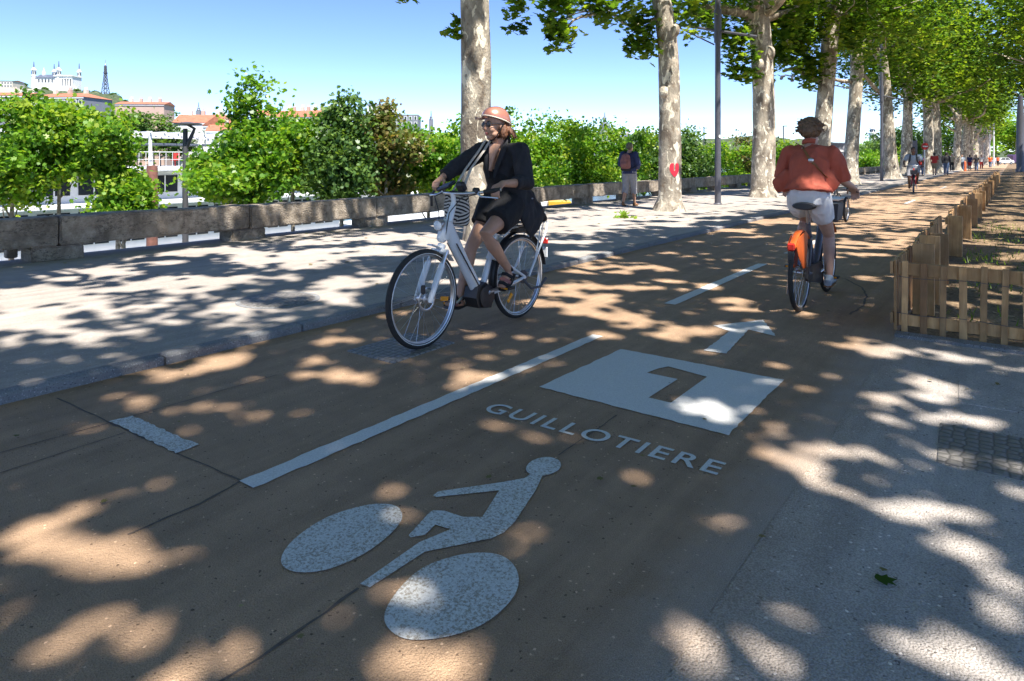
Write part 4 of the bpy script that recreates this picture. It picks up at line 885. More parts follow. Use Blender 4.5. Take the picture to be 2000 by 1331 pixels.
def body_geo(m, J, w=1.0, female=False, hands=True, fingers=.9, grips=None):
    p, wa, ch, nk, hd = J['pel'], J['waist'], J['chest'], J['neck'], J['head']
    lat = (J['sh'][0]-J['sh'][1]).normalized()
    top = ch.lerp(nk, .62)
    m.tube([p-V(0,0,.07), p, wa, ch, top, nk-(nk-top)*.15, nk+(hd-nk)*.35], [(.12*w,.09*w),(.165*w,.115*w),(.128*w,.098*w),(.152*w,.115*w),(.135*w,.082*w),(.062*w,.058*w),(.052*w,.054*w)], 18, side=lat)
    for k in (0, 1):
        a, e, r = J['sh'][k], J['el'][k], J['wr'][k]
        m.ell(a, (.058*w,.055*w,.058*w)); m.tube([top.lerp(a,.5), a, a.lerp(e,.4), e, e.lerp(r,.35), r], [.055*w,.054*w,.048*w,.038*w,.039*w,.026*w], 12)
        hp, kn, an, to = J['hip'][k], J['kn'][k], J['an'][k], J['toe'][k]
        m.tube([hp+V(0,0,.03), hp.lerp(kn,.15), hp.lerp(kn,.5), kn, kn.lerp(an,.3), kn.lerp(an,.65), an], [.095*w,.092*w,.076*w,.053*w,.056*w,.043*w,.033*w], 14)
        d = (to-an); dn = d.normalized(); 
        he = an-V(dn.x,dn.y,0)*.035-V(0,0,.045)*1.0
        m.tube([he, an.lerp(to,.35)-V(0,0,.012), an.lerp(to,.8), to], [.030,.036,(.040,.022),(.030,.014)], 10, side=dn.cross(V(0,0,1)) if abs(dn.z) < .95 else V(0,1,0)); m.ell(an, .035)
        if hands:
            if grips: d_, n_, ac_ = grips[k]
            else:
                d_ = (r-e).normalized(); ac_ = V(1,0,0)-d_*d_.x; n_ = V(0,1 if k == 0 else -1,0)
                if ac_.length < .2: ac_ = V(0,0,1)
            hand(m, r, d_, n_, ac_, fingers)
    return head_geo(m, hd, J['face'])
def top_geo(m, J, inf, sleeve, hem, w=1.0, hemr=(.18,.14), open_=False, sl=1.0):
    p, wa, ch, nk = J['pel'], J['waist'], J['chest'], J['neck']; lat = (J['sh'][0]-J['sh'][1]).normalized(); t2 = ch.lerp(nk,.62)
    m.tube([hem, hem.lerp(wa,.5), wa, ch, t2, nk-(nk-t2)*.22], [hemr, ((hemr[0]+.15*w+inf)/2,(hemr[1]+.11*w+inf)/2), (.14*w+inf,.105*w+inf), (.158*w+inf,.118*w+inf), (.142*w+inf,.088*w+inf), (.068*w+inf*.4,.062*w+inf*.4)], 22, side=lat)
    for k in (0, 1):
        a, e, r = J['sh'][k], J['el'][k], J['wr'][k]; s = sleeve[k] if isinstance(sleeve,(tuple,list)) else sleeve
        m.ell(a, (.062*w+inf*.8,)*3)
        pts = [t2.lerp(a,.4), a]; rr = [.06*w+inf*.6, .058*w+inf]
        if s <= 1: pts += [a.lerp(e, s*.5), a.lerp(e, s)]; rr += [(.052*w+inf)*sl, (.046*w+inf)*sl]
        else: pts += [a.lerp(e,.5), e, e.lerp(r, s-1)]; rr += [.052*w+inf, .046*w+inf, .036*w+inf*.9]
        m.tube(pts, rr, 14)
def pants_geo(m, J, inf, frac, w=1.0, flare=1.0):
    p, wa = J['pel'], J['waist']; lat = (J['sh'][0]-J['sh'][1]).normalized()
    m.tube([p-V(0,0,.08), p, p.lerp(wa,.55)], [(.14*w+inf,.105*w+inf),(.17*w+inf,.12*w+inf),(.15*w+inf,.11*w+inf)], 18, side=lat)
    for k in (0, 1):
        hp, kn, an = J['hip'][k], J['kn'][k], J['an'][k]
        if frac <= 1: m.tube([hp+V(0,0,.05), hp.lerp(kn,.2), hp.lerp(kn,frac)], [.10*w+inf,(.096*w+inf)*(1+(flare-1)*.4),(.092-.035*frac)*w*flare+inf], 16)
        else: m.tube([hp+V(0,0,.05), hp.lerp(kn,.4), kn, kn.lerp(an,.4), kn.lerp(an, frac-1)], [.10*w+inf,.085*w+inf,.062*w+inf,.060*w+inf,.050*w*flare+inf], 14)
def shoe(J, k, mat, t, sole=None, low=.0):
    an, to = J['an'][k], J['toe'][k]; d = (to-an).normalized(); f = V(d.x, d.y, 0).normalized() if math.hypot(d.x,d.y) > .1 else V(1,0,0)
    m = MB(); he = an-f*.045-V(0,0,.05); s = V(-f.y, f.x, 0)
    tip = to+(to-he).normalized()*.015
    m.tube([he+V(0,0,.035), he, he.lerp(tip,.3)+V(0,0,.012), he.lerp(tip,.7), tip], [(.026,.03),(.037,.036),(.040,.038),(.047,.027),(.035,.02)], 12, side=s)
    m.tube([he.lerp(tip,.12)+V(0,0,.015), an+V(0,0,.012)], [.038,.040], 12)
    o = soft('shoe', m, .007, mat, t, 3)
    if sole: 
        n = (tip-he).normalized(); dn = s.cross(n); dn = -dn if dn.z > 0 else dn
        MB().tube([he-n*.012+dn*.028, he.lerp(tip,.5)+dn*.030, tip+n*.005+dn*.018], [(.036,.010),(.044,.010),(.034,.009)], 12, side=s).build('sole', sole, o)
    return o
def walk_pose(a=.3, arm=.3, lean=0):
    J = dict(pel=V(0,0,.93), waist=V(.0,0,1.08), chest=V(.0+lean*.5,0,1.27), neck=V(lean,0,1.46), head=V(lean+.03,0,1.59), face=V(1,0,-.05))
    J['sh'] = [V(lean,.18,1.40), V(lean,-.18,1.40)]; J['hip'] = [V(0,.09,.90), V(0,-.09,.90)]
    J['el'], J['wr'], J['kn'], J['an'], J['toe'] = [], [], [], [], []
    for s, y in ((1,1),(-1,-1)):
        sh = J['sh'][0 if s == 1 else 1]; b = -arm*s; e = sh+V(math.sin(b)*.28, y*.05, -math.cos(b)*.28); J['el'].append(e); J['wr'].append(e+V(math.sin(b+.35)*.25, -y*.01, -math.cos(b+.35)*.25))
        hp = J['hip'][0 if s == 1 else 1]; b = a*s; kn = hp+V(math.sin(b+.08)*.43, 0, -math.cos(b+.08)*.43); J['kn'].append(kn)
        b2 = b-.05 if b > 0 else b-.25; an = kn+V(math.sin(b2)*.40, 0, -math.cos(b2)*.40); an.z = max(an.z, .075)
        J['an'].append(an); J['toe'].append(V(an.x+.15, y*.11, .025 if b >= 0 else .02))
    return J
def hair_cap(c, fd, t, mat, mb=None, vox=.008, wr=.012, down=-.06, name='hair'):
    R = frame(fd); m = mb or MB(); g = lambda x, y, z: Vector(c)+R @ V(x,y,z)
    m.ell(g(-.026,0,.050), (.098,.088,.092), 16, 10, R); m.ell(g(-.055,0,down+.04), (.062,.078,.085), 14, 9, R)
    return soft(name, m, vox, mat, t, 2, wr, 26)

# ------------------------------------------------------------------ bicycles
def wheel(t, x, y, R, tw, mat_rim, reflector=None, stripe=False, n=48, name='wheel'):
    w = MB().torus((0,0,0), R-tw*1.9, .011, n, 8, 1.3).build(name, mat_rim, t); w.location = (x, y, R)
    MB().torus((0,0,0), R-tw, tw, n, 10).build('tyre', M['rubber'], w)
    if stripe:
        m = MB()
        for s in (-1,1): m.torus((0,s*tw*.82,0), R-tw*1.45, .0035, n, 6)
        m.build('reflective_stripe', M['white_w'], w)
    m = MB(); ns = 28
    for k in range(ns):
        a = 2*math.pi*k/ns; b = a+(.55 if k % 4 < 2 else -.55); s = 1 if k % 2 else -1
        m.tube([(math.cos(b)*.03, s*.03, math.sin(b)*.03), (math.cos(a)*(R-tw*2), 0, math.sin(a)*(R-tw*2))], .0014, 4, cap=False)
    m.build('spokes', M['steel'], w)
    MB().lathe([(.012,-.055),(.012,-.04),(.034,-.034),(.034,-.028),(.022,-.02),(.022,.02),(.034,.028),(.034,.034),(.012,.04),(.012,.055)], 16, (0,0,0), Matrix.Rotation(math.pi/2,3,'X')).build('hub', M['steel'], w)
    if reflector is not None:
        for a in reflector: MB().box((math.cos(a)*R*.60, .012, math.sin(a)*R*.60), (.035,.012,.085), Matrix.Rotation(-a+math.pi/2,3,'Y'), bev=.005).build('spoke_reflector', M['amber'], w)
    return w
def arc(x, z, R, a0, a1, w, th=.004, n=24, y=0):
    m = MB(); 
    for i in range(n+1):
        a = a0+(a1-a0)*i/n
        for r_, s in ((R,-1),(R+th*2.2,-.6),(R+th*2.2,.6),(R,1),(R-th,.6),(R-th,-.6)): m.v.append((x+math.cos(a)*r_, y+s*w/2, z+math.sin(a)*r_))
    for i in range(n):
        for k in range(6): m.f.append((i*6+k, i*6+(k+1)%6, (i+1)*6+(k+1)%6, (i+1)*6+k))
    m.f += [tuple(range(6)), tuple(n*6+k for k in range(6))]
    return m
def disc_y(x, y, z, prof, mat, name, t, n=20): return MB().lathe(prof, n, (x,y,z), Matrix.Rotation(math.pi/2,3,'X')).build(name, mat, t)

def cranks(t, bb, ang, L, mat, y=.085):
    for s, a in ((1, ang), (-1, ang+math.pi)):
        e = bb+V(math.cos(a)*L, s*(y+.012), math.sin(a)*L)
        c = MB().tube([bb+V(0,s*y*.7,0), bb+V(0,s*y,0).lerp(e,.1), e], [.012,.014,.010], 8).build('crank', mat, t)
        p = MB().box(e+V(0,s*.055,0), (.085,.09,.022), bev=.006).build('pedal', M['black'], c)
        for f in (-1,1): MB().box(e+V(f*.044,s*.055,0), (.006,.06,.014)).build('pedal_reflector', M['amber'], c)

def e_bike():
    t = thing('electric_bicycle', 'white step-through electric bicycle with rear rack ridden by the woman in black', 'bicycle', (-3.285,3.925,0), -math.pi/2)
    W = M['white_m']; R = .345
    fw = wheel(t, .555, 0, R, .021, M['steel'], [3.3], True); rw = wheel(t, -.57, 0, R, .021, M['steel'], [-.85], True)
    m = MB()
    m.tube([(.315,0,.86),(.27,0,.77),(.13,0,.55),(.0,0,.36),(-.04,0,.30)], [(.036,.045),(.036,.052),(.034,.050),(.036,.052),(.04,.06)], 14, side=(0,1,0))
    m.tube([(.335,0,.735),(.30,0,.83),(.245,0,.965)], [.030,.030,.024], 12)
    m.tube([(-.085,0,.30),(-.20,0,.58),(-.275,0,.765)], [.026,.021,.021], 12)
    for s in (-1,1):
        m.tube([(-.05,s*.045,.27),(-.20,s*.062,.285),(-.57,s*.068,.345)], [.018,.014,.013], 10); m.tube([(-.185,s*.02,.545),(-.30,s*.058,.50),(-.57,s*.068,.345)], [.014,.012,.011], 10)
    m.build('frame', W, t)
    m = MB()
    for s in (-1,1): m.tube([(.255,s*.045,.70),(.0,s*.052,.345)], .0055, 6)
    m.build('battery_seam', M['black'], t)
    MB().box((.345,0,.80), (.075,.07,.17), Matrix.Rotation(-.35,3,'Y'), bev=.02).build('head_shield', W, t)
    fk = MB(); fk.tube([(.36,0,.70),(.385,0,.665)], .03, 10); fk.tube([(.385,-.075,.655),(.385,.075,.655)], .020, 10); fk.build('fork_crown', W, t)
    for s in (-1,1):
        MB().tube([(.385,s*.068,.66),(.44,s*.068,.555)], .0155, 10).build('stanchion', M['steel'], t)
        MB().tube([(.432,s*.068,.575),(.49,s*.068,.47),(.550,s*.066,.345),(.556,s*.066,.325)], [.023,.023,.020,.016], 12).build('fork_leg', W, t)
    arc(.555,.345,.372,math.radians(100),math.radians(142),.058).build('front_mudguard', W, t)
    arc(-.57,.345,.368,math.radians(-8),math.radians(172),.056).build('rear_mudguard', M['black'], t)
    h = MB().tube([(.36,0,.86),(.405,0,.845)], [.030,.042], 16).build('headlight', M['steel'], t)
    MB().ell((.408,0,.843), (.016,.038,.038), 14, 8).build('lens', M['glass_l'], h)
    pr = [(-.13,.17),(.02,.19),(.055,.27),(.03,.345),(-.06,.375),(-.135,.33),(-.16,.24)]
    MB().prism(pr, 'y', -.062, .062).build('motor', M['black'], t, True, 30)
    disc_y(-.06,.078,.27, [(.05,-.008),(.085,-.004),(.085,.004),(.05,.008)], M['black'], 'chain_guard', t, 28)
    cranks(t, V(-.06,0,.27), math.radians(163), .168, M['steel'])
    MB().tube([(-.27,0,.755),(-.335,0,.835)], .0135, 10).build('seat_post', M['steel'], t)
    sd = MB(); sd.tube([(-.20,0,.862),(-.28,0,.868),(-.37,0,.868),(-.46,0,.872),(-.50,0,.872)], [(.018,.016),(.030,.026),(.060,.032),(.092,.036),(.07,.026)], 14, side=(0,1,0)); sd.build('saddle', M['black'], t)
    rk = MB()
    for s in (-1,1):
        rk.tube([(-.30,s*.05,.70),(-.38,s*.07,.765),(-.86,s*.075,.79),(-.885,s*.075,.775),(-.86,s*.08,.70),(-.60,s*.085,.35)], .0095, 8)
        rk.tube([(-.46,s*.07,.77),(-.46,s*.07,.83),(-.86,s*.07,.855),(-.875,s*.07,.79)], .007, 8); rk.tube([(-.66,s*.07,.775),(-.66,s*.07,.845)], .006, 6)
        rk.tube([(-.80,s*.075,.785),(-.68,s*.085,.45)], .006, 6); rk.tube([(-.83,s*.075,.785),(-.885,0,.56)], .004, 6)
    for x in (-.48,-.66,-.85): rk.tube([(x,-.075,.775),(x,.075,.775)], .006, 6)
    rk.build('rack', W, t)
    MB().box((-.64,0,.735), (.30,.10,.055), bev=.012).build('rack_box', M['black'], t, True, 30)
    MB().box((-.955,0,.60), (.02,.07,.05), bev=.006).build('tail_reflector', M['redlens'], t, True, 30)
    MB().box((-.965,.0,.50), (.012,.05,.09), bev=.004).build('number_plate', M['white_w'], t, True, 30)
    MB().tube([(-.245,0,.955),(-.245,0,.955)], .001).v
    st = MB(); st.tube([(.25,0,.95),(.235,0,1.00),(.245,0,1.062)], [.022,.018,.020], 12); st.build('stem', W, t)
    hb = MB().tube([(.085,-.325,1.095),(.14,-.20,1.075),(.225,-.10,1.065),(.245,0,1.063),(.225,.10,1.065),(.14,.20,1.075),(.085,.325,1.095)], .0125, 10).build('handlebar', M['steel'], t)
    for s in (-1,1):
        MB().tube([(.088,s*.318,1.094),(.138,s*.205,1.076)], [.018,.016], 10).build('grip', M['rubber'], hb)
        MB().tube([(.17,s*.175,1.065),(.185,s*.22,1.045),(.16,s*.29,1.040),(.135,s*.335,1.035)], [.010,.007,.006,.007], 8).build('brake_lever', M['steel'], hb)
        MB().tube([(.175,s*.17,1.06),(.30,s*.13,1.04),(.34,s*.05,.93),(.36,s*.03,.76)], .004, 6).build('cable', M['black'], hb)
    MB().box((.215,.055,1.115), (.05,.075,.075), Matrix.Rotation(.6,3,'Y'), bev=.012).build('display', M['black'], hb, True, 30)
    MB().box((.165,.155,1.085), (.05,.05,.045), bev=.012).build('switch_pod', M['black'], hb, True, 30)
    MB().box((.205,-.10,1.115), (.085,.15,.022), Matrix.Rotation(.5,3,'Y') @ Matrix.Rotation(.3,3,'X'), bev=.008).build('phone_holder', M['black'], hb, True, 30)
    MB().tube([(.088,-.325,1.09),(.11,-.345,1.02),(.10,-.35,.95)], [.006,.012,.010], 8).build('mirror_stalk', M['black'], hb)
    MB().ell((.17,-.17,1.095), (.025,.025,.02)).build('bell', M['steel'], hb)
    MB().torus((.555,.038,.345), .075, .009, 30, 6, .25).build('brake_disc', M['steel'], t)
    MB().box((.60,.045,.42), (.03,.03,.06), bev=.008).build('brake_caliper', M['black'], t, True, 30)
    disc_y(-.57,.045,.345, [(.03,-.006),(.055,-.006),(.055,.006),(.03,.006)], M['iron'], 'sprocket', t)
    ks = MB().tube([(-.52,.085,.33),(-.60,.11,.25),(-.72,.12,.25),(-.80,.12,.31)], [.012,.011,.010,.014], 8).build('kickstand', M['iron'], t)
    cc = MB(); cc.tube([(-.06,-.06,.355),(-.57,-.06,.385)], .006, 6); cc.tube([(-.06,-.06,.19),(-.57,-.06,.305)], .006, 6); cc.build('chain', M['iron'], t)
    return t
def hire_bike(label, loc, rz, guard='orange', name='bicycle', n=40, frame_m='post'):
    t = thing(name, label, 'bicycle', loc, rz); R = .335; G = M[guard]; F = M[frame_m]
    wheel(t, .54, 0, R, .020, M['steel'], None, False, n); wheel(t, -.53, 0, R, .020, M['steel'], None, False, n)
    m = MB(); m.tube([(.36,0,.86),(.28,0,.68),(.10,0,.42),(-.08,0,.30)], [.030,.034,.032,.034], 12); m.tube([(.395,0,.70),(.335,0,.95)], .024, 10); m.tube([(-.08,0,.29),(-.24,0,.74)], [.026,.022], 10)
    for s in (-1,1): m.tube([(-.08,s*.04,.28),(-.53,s*.07,.335)], .015, 8); m.tube([(-.20,s*.02,.62),(-.53,s*.07,.335)], .011, 8)
    m.build('frame', F, t)
    m = MB(); m.tube([(.395,0,.70),(.40,0,.68)], .03, 8)
    for s in (-1,1): m.tube([(.40,s*.02,.69),(.43,s*.065,.64),(.54,s*.065,.335)], [.018,.018,.013], 8)
    m.build('fork', F, t)
    a = arc(-.53,.335,.358,math.radians(50),math.radians(139),.058,.006); 
    a.build('rear_mudguard', G, t)
    for s in (-1,1):
        MB().prism([(-.53+.05,.37),(-.53-.05,.38),(-.53-.20,.50),(-.53-.27,.585),(-.53-.16,.66),(-.53+.04,.69),(-.53+.12,.66)], 'y', s*.034, s*.039).build('skirt_guard', G, t, False)
    arc(.54,.335,.358,math.radians(40),math.radians(150),.07,.006).build('front_mudguard', G, t)
    MB().box((-.815,0,.585), (.03,.062,.065), bev=.012).build('tail_light', M['redlens'], t, True, 30)
    MB().box((-.825,0,.50), (.012,.05,.10), bev=.006).build('tail_bracket', M['black'], t, True, 30)
    MB().tube([(-.24,0,.73),(-.285,0,.86)], .0135, 10).build('seat_post', M['steel'], t)
    MB().tube([(-.13,0,.885),(-.20,0,.893),(-.29,0,.893),(-.38,0,.90),(-.42,0,.90)], [(.02,.016),(.032,.026),(.065,.032),(.105,.036),(.085,.026)], 14, side=(0,1,0)).build('saddle', M['black'], t)
    cranks(t, V(-.08,0,.285), math.radians(160), .165, M['steel'])
    MB().prism([(-.60,.30),(-.56,.39),(-.08,.385),(.02,.33),(.02,.24),(-.08,.185),(-.56,.27)], 'y', -.075, -.055).build('chain_case', M['black'], t, True, 30)
    MB().tube([(.335,0,.94),(.31,0,1.04)], [.016,.018], 10).build('stem', M['steel'], t)
    hb = MB().tube([(.18,-.33,1.02),(.27,-.20,1.04),(.31,0,1.045),(.27,.20,1.04),(.18,.33,1.02)], .0125, 10).build('handlebar', M['steel'], t)
    for s in (-1,1):
        MB().tube([(.18,s*.335,1.02),(.245,s*.235,1.036)], .017, 10).build('grip', M['rubber'], hb)
        MB().tube([(.29,s*.19,1.03),(.26,s*.28,1.005),(.22,s*.34,.99)], .006, 6).build('brake_lever', M['iron'], hb)
    b = MB(); b.box((.55,0,.80), (.24,.22,.16), tp=1.12); b.build('front_basket', M['iron'], t, True, 30)
    MB().tube([(-.49,.10,.33),(-.44,.13,.12)], .009, 8).build('kickstand', M['steel'], t)
    return t
e_bike()

# ------------------------------------------------------------------ the woman on the white bicycle
t = thing('person', 'woman in a black coat, copper helmet and sunglasses riding the white bicycle', 'person', (-3.285,3.925,0), -math.pi/2)
J = dict(pel=V(-.395,0,.965), waist=V(-.40,0,1.09), chest=V(-.355,0,1.255), neck=V(-.325,-.005,1.435), head=V(-.275,-.015,1.585), face=V(1,-.30,-.03),
    sh=[V(-.335,.185,1.375), V(-.325,-.18,1.385)], el=[V(-.255,.30,1.135), V(-.115,-.275,1.255)], wr=[V(.025,.285,1.135), V(.035,-.295,1.175)],
    hip=[V(-.36,.095,.935), V(-.36,-.095,.935)], kn=[V(.02,.125,.755), V(-.105,-.12,.625)], an=[V(-.265,.125,.455), V(.025,-.13,.245)], toe=[V(-.165,.135,.325), V(.155,-.14,.215)])
m = MB()
g, R = body_geo(m, J, .95, True, grips=[(V(.85,0,-.5),V(.35,0,.9),V(0,-1,.1)),(V(.85,0,-.5),V(.35,0,.9),V(0,1,.1))], fingers=1.0)
for a, b, w in ((V(-.255,0,1.43),V(-.222,0,1.35),.06),(V(-.222,0,1.35),V(-.196,0,1.22),.033)):
    m.tube([a,b], [(w,.022),(.033 if w > .05 else .004,.026)], 12, side=(0,1,0))
soft('body', m, .0055, M['skin'], t, 3)
face_parts(g, R, t)
m = MB(); top_geo(m, J, .024, (1.48,1.9), V(-.44,0,.90), .95, (.20,.15))
# skirts of the coat: over the saddle, down behind and over the near hip
m.tube([V(-.43,0,1.10),V(-.52,.02,.98),V(-.64,.03,.88),V(-.735,.03,.80)], [(.17,.09),(.20,.085),(.19,.06),(.15,.028)], 16, side=(0,1,0))
m.tube([V(-.42,.10,1.10),V(-.44,.17,.96),V(-.50,.20,.84),V(-.56,.20,.755)], [(.12,.06),(.14,.05),(.15,.035),(.13,.02)], 14, side=(1,0,0))
m.tube([V(-.42,-.10,1.10),V(-.44,-.17,.96),V(-.50,-.20,.84),V(-.56,-.20,.77)], [(.12,.06),(.14,.05),(.15,.035),(.13,.02)], 14, side=(1,0,0))
coat = soft('coat', m, .007, M['cloth_k'], t, 6, .009, 8)
# open front: cut the coat where the neckline shows skin and dress
import bmesh
bm = bmesh.new(); bm.from_mesh(coat.data)
kill = [f for f in bm.faces if (lambda c: c.x > -.30 and c.z > 1.18 and c.z < 1.50 and abs(c.y) < .006+.075*(c.z-1.18)/.25)(f.calc_center_median())]
bmesh.ops.delete(bm, geom=kill, context='FACES'); bm.to_mesh(coat.data); bm.free()
m = MB(); lat = V(0,1,0)
m.tube([V(-.40,0,.88),V(-.385,0,.98),V(-.40,0,1.09),V(-.352,0,1.20),V(-.335,0,1.26)], [(.185,.15),(.175,.13),(.142,.115),(.150,.128),(.12,.10)], 20, side=lat)
for k, f in ((0,.60),(1,.50)): m.tube([J['hip'][k]+V(0,0,.03), J['hip'][k].lerp(J['kn'][k],.3), J['hip'][k].lerp(J['kn'][k],f)], [.125,.118,.108], 16)
m.tube([V(-.30,0,.93),V(-.20,0,.86)], [(.16,.09),(.15,.05)], 16, side=lat)
soft('dress', m, .008, M['cloth_k2'], t, 5, .006, 10)
for s in (-1,1):
    MB().tube([V(-.335,s*.055,1.475),V(-.262,s*.082,1.40),V(-.215,s*.055,1.27),V(-.205,s*.028,1.17)], [(.018,.008),(.034,.009),(.026,.009),(.010,.006)], 10, side=(0,1,.2)).build('lapel', M['cloth_k'], t)
MB().tube([V(-.36,0,1.50)+V(-.035,0,0), V(-.345,.06,1.475), V(-.335,.085,1.45)], [(.03,.012),(.03,.012),(.02,.01)], 10, side=(0,0,1)).build('collar', M['cloth_k'], t)
MB().ell((-.47,.21,1.00), (.012,.006,.006)).build('button', M['cloth_g'], t)
# helmet, hair, glasses, strap
c = J['head']; hR = frame(V(1,-.30,.10)); hg = lambda x, y, z: c+hR @ V(x,y,z)
m = MB(); n_, mm = 28, 10; 
for i in range(mm+1):
    ph = math.pi/2*i/mm
    for k in range(n_):
        th = 2*math.pi*k/n_; fr = 1+.06*max(0, math.cos(th))
        m.v.append(tuple(hg(-.012+.124*fr*math.cos(ph)*math.cos(th), .102*math.cos(ph)*math.sin(th), .040+.112*math.sin(ph)-.030*(1-math.sin(ph))*(-math.cos(th)*.9+.1)*1.0)))
for i in range(mm):
    for k in range(n_): m.f.append((i*n_+k, i*n_+(k+1)%n_, (i+1)*n_+(k+1)%n_, (i+1)*n_+k))
hel = m.build('helmet', M['helmet'], t, True, 180); sol = hel.modifiers.new('s','SOLIDIFY'); sol.thickness = .012; sol.offset = -1
MB().tube([Vector(m.v[k % n_]) for k in range(n_+1)], .0055, 8, cap=False).build('helmet_trim', M['cream'], hel)
MB().tube([hg(.127,-.05,.045), hg(.15,0,.028), hg(.127,.05,.045)], [(.03,.004),(.045,.005),(.03,.004)], 8, side=V(1,0,0)).build('helmet_peak', M['helmet'], hel)
for s in (-1,1): MB().tube([hg(-.02,s*.098,.03), hg(.01,s*.085,-.05), g(.035,s*.035,-.112), g(.045,0,-.125)], .005, 6).build('chin_strap', M['cloth_k2'], t)
m = MB(); hc = lambda x, y, z: c+R @ V(x,y,z)
m.ell(hc(-.055,0,-.03), (.060,.085,.085), 14, 10, R); m.ell(hc(-.03,.082,-.055), (.036,.020,.062), 12, 8, R); m.ell(hc(-.03,-.080,-.05), (.036,.020,.06), 12, 8, R)
for k in range(34):
    a = random.uniform(-2.5,2.5); p = hc(-.055-.055*math.cos(a), .085*math.sin(a), -.02); q = hc(-.075-.085*math.cos(a)*random.uniform(.8,1.3), .115*math.sin(a)*random.uniform(.8,1.2), -.105+random.uniform(-.03,.04))
    m.tube([p, p.lerp(q,.5)+V(random.uniform(-.012,.012),random.uniform(-.012,.012),0), q], [.016,.012,.004], 6)
soft('hair', m, .006, M['hair'], t, 1, .006, 40)
for s in (-1,1): MB().ell(g(.086,s*.034,.004), (.008,.030,.022), 16, 10, R).build('sunglasses_lens', M['black'], t)
m = MB(); m.tube([g(.094,-.012,.012), g(.096,0,.015), g(.094,.012,.012)], .004, 6)
for s in (-1,1): m.tube([g(.086,s*.062,.010), g(.02,s*.080,.008), g(-.03,s*.082,.0)], .0035, 6)
m.build('sunglasses_frame', M['black'], t)
# sandals
for k in (0,1):
    an, to = J['an'][k], J['toe'][k]; f = (to-an); f = V(f.x,0,f.z).normalized(); s = V(0,1,0); u = f.cross(s); u = u if u.z < 0 else -u
    he = an-V(f.x,0,0)*.02+V(-.02 if k == 0 else -.03,0,-.055)
    so = MB().tube([he+u*.012-f*.02, he.lerp(to,.5)+u*.030, to+u*.018+f*.012], [(.034,.014),(.042,.013),(.036,.010)], 12, side=s).build('sandal', M['leather'] if 0 else M['black'], t)
    MB().tube([an+V(0,.044,.0), an+f*.03+V(0,.0,.02), an+V(0,-.044,.0), an-f*.045+V(0,0,-.01), an+V(0,.044,.0)], [(.013,.004)]*5, 8).build('ankle_strap', M['cloth_k2'], so)
    for q in (.35,.62,.82):
        p = an.lerp(to,q); MB().tube([p+V(0,.05,0)+u*.022, p+V(0,.02,0)-u*.030, p+V(0,-.02,0)-u*.030, p+V(0,-.05,0)+u*.022], [(.014,.005)]*4, 8, side=f).build('foot_strap', M['cloth_k2'] if q != .62 else M['maroon'], so)
# the patterned bag hanging from her shoulder behind the handlebar
def bagmat():
    k = NT('black_white_weave'); p = k.co((1,1,1), False)
    a = k.n('TexWave', {'Vector': k.n('Mapping', {'Vector': p, 'Rotation': (0,.65,0)}).outputs[0], 'Scale': 14.0, 'Distortion': .6}, wave_type='BANDS', bands_direction='Z').outputs[1]
    b = k.n('TexWave', {'Vector': k.n('Mapping', {'Vector': p, 'Rotation': (0,-.65,0)}).outputs[0], 'Scale': 14.0, 'Distortion': .6}, wave_type='BANDS', bands_direction='Z').outputs[1]
    ch = k.n('TexVoronoi', {'Vector': p, 'Scale': 11.0}).outputs['Color']; s = k.ramp(ch, [(.49,(0,0,0)),(.5,(1,1,1))])
    w = k.mix(s, a, b); k.set('Base Color', k.ramp(w, [(.46,(.02,.02,.022)),(.54,(.50,.48,.44))])).set('Roughness', .9); return k.m
bag = thing('shoulder_bag', 'black and white patterned cloth bag hanging behind the white handlebar', 'bag', (-3.285-.10,3.925-.09,.94), -math.pi/2-.15)
m = MB(); m.tube([V(0,0,.135),V(0,0,.10),V(0,0,.0),V(0,0,-.09),V(0,0,-.125)], [(.125,.02),(.132,.035),(.14,.05),(.138,.05),(.12,.03)], 24, side=(0,1,0)); soft('bag_body', m, .008, bagmat(), bag, 2, .005, 12)
for s, yy in ((-1,-.10),(1,-.04)): MB().tube([V(.0,s*.055,.12),V(-.16,yy+.02,.30),V(-.30,yy+.01,.435),V(-.385,yy,.525),V(-.45,yy,.50)], [(.016,.004)]*5, 8, side=(0,1,0)).build('strap', M['strap'], bag)

# ------------------------------------------------------------------ the rider in red
hire_bike('grey hire bicycle with orange mudguards ridden by the person in the red shirt', (-1.47,6.66,0), math.pi/2, name='hire_bicycle')
t = thing('person', 'rider seen from behind in a loose red shirt and white shorts', 'person', (-1.47,6.66,0), math.pi/2)
J = dict(pel=V(-.27,0,.985), waist=V(-.265,0,1.11), chest=V(-.20,0,1.27), neck=V(-.13,0,1.45), head=V(-.055,.02,1.565), face=V(1,.1,-.35),
    sh=[V(-.145,.178,1.362), V(-.145,-.178,1.355)], el=[V(-.11,.245,1.125), V(-.07,-.250,1.120)], wr=[V(.13,.30,1.06), V(.14,-.305,1.055)],
    hip=[V(-.25,.085,.955), V(-.25,-.085,.955)], kn=[V(.10,.10,.74), V(.045,-.115,.615)], an=[V(-.20,.11,.43), V(.0,-.125,.235)], toe=[V(-.06,.12,.35), V(.15,-.125,.20)])
m = MB(); g, R = body_geo(m, J, .95, False, grips=[(V(.8,0,-.55),V(.4,0,.9),V(0,-1,.1)),(V(.8,0,-.55),V(.4,0,.9),V(0,1,.1))])
soft('body', m, .006, M['skin_p'], t, 3); face_parts(g, R, t)
m = MB(); top_geo(m, J, .022, 1.0, V(-.275,0,1.03), .95, (.205,.165), sl=1.25)
m.tube([V(-.25,.13,1.15),V(-.25,.22,1.09),V(-.24,.285,1.055)], [(.09,.05),(.085,.03),(.06,.018)], 12, side=(0,0,1))
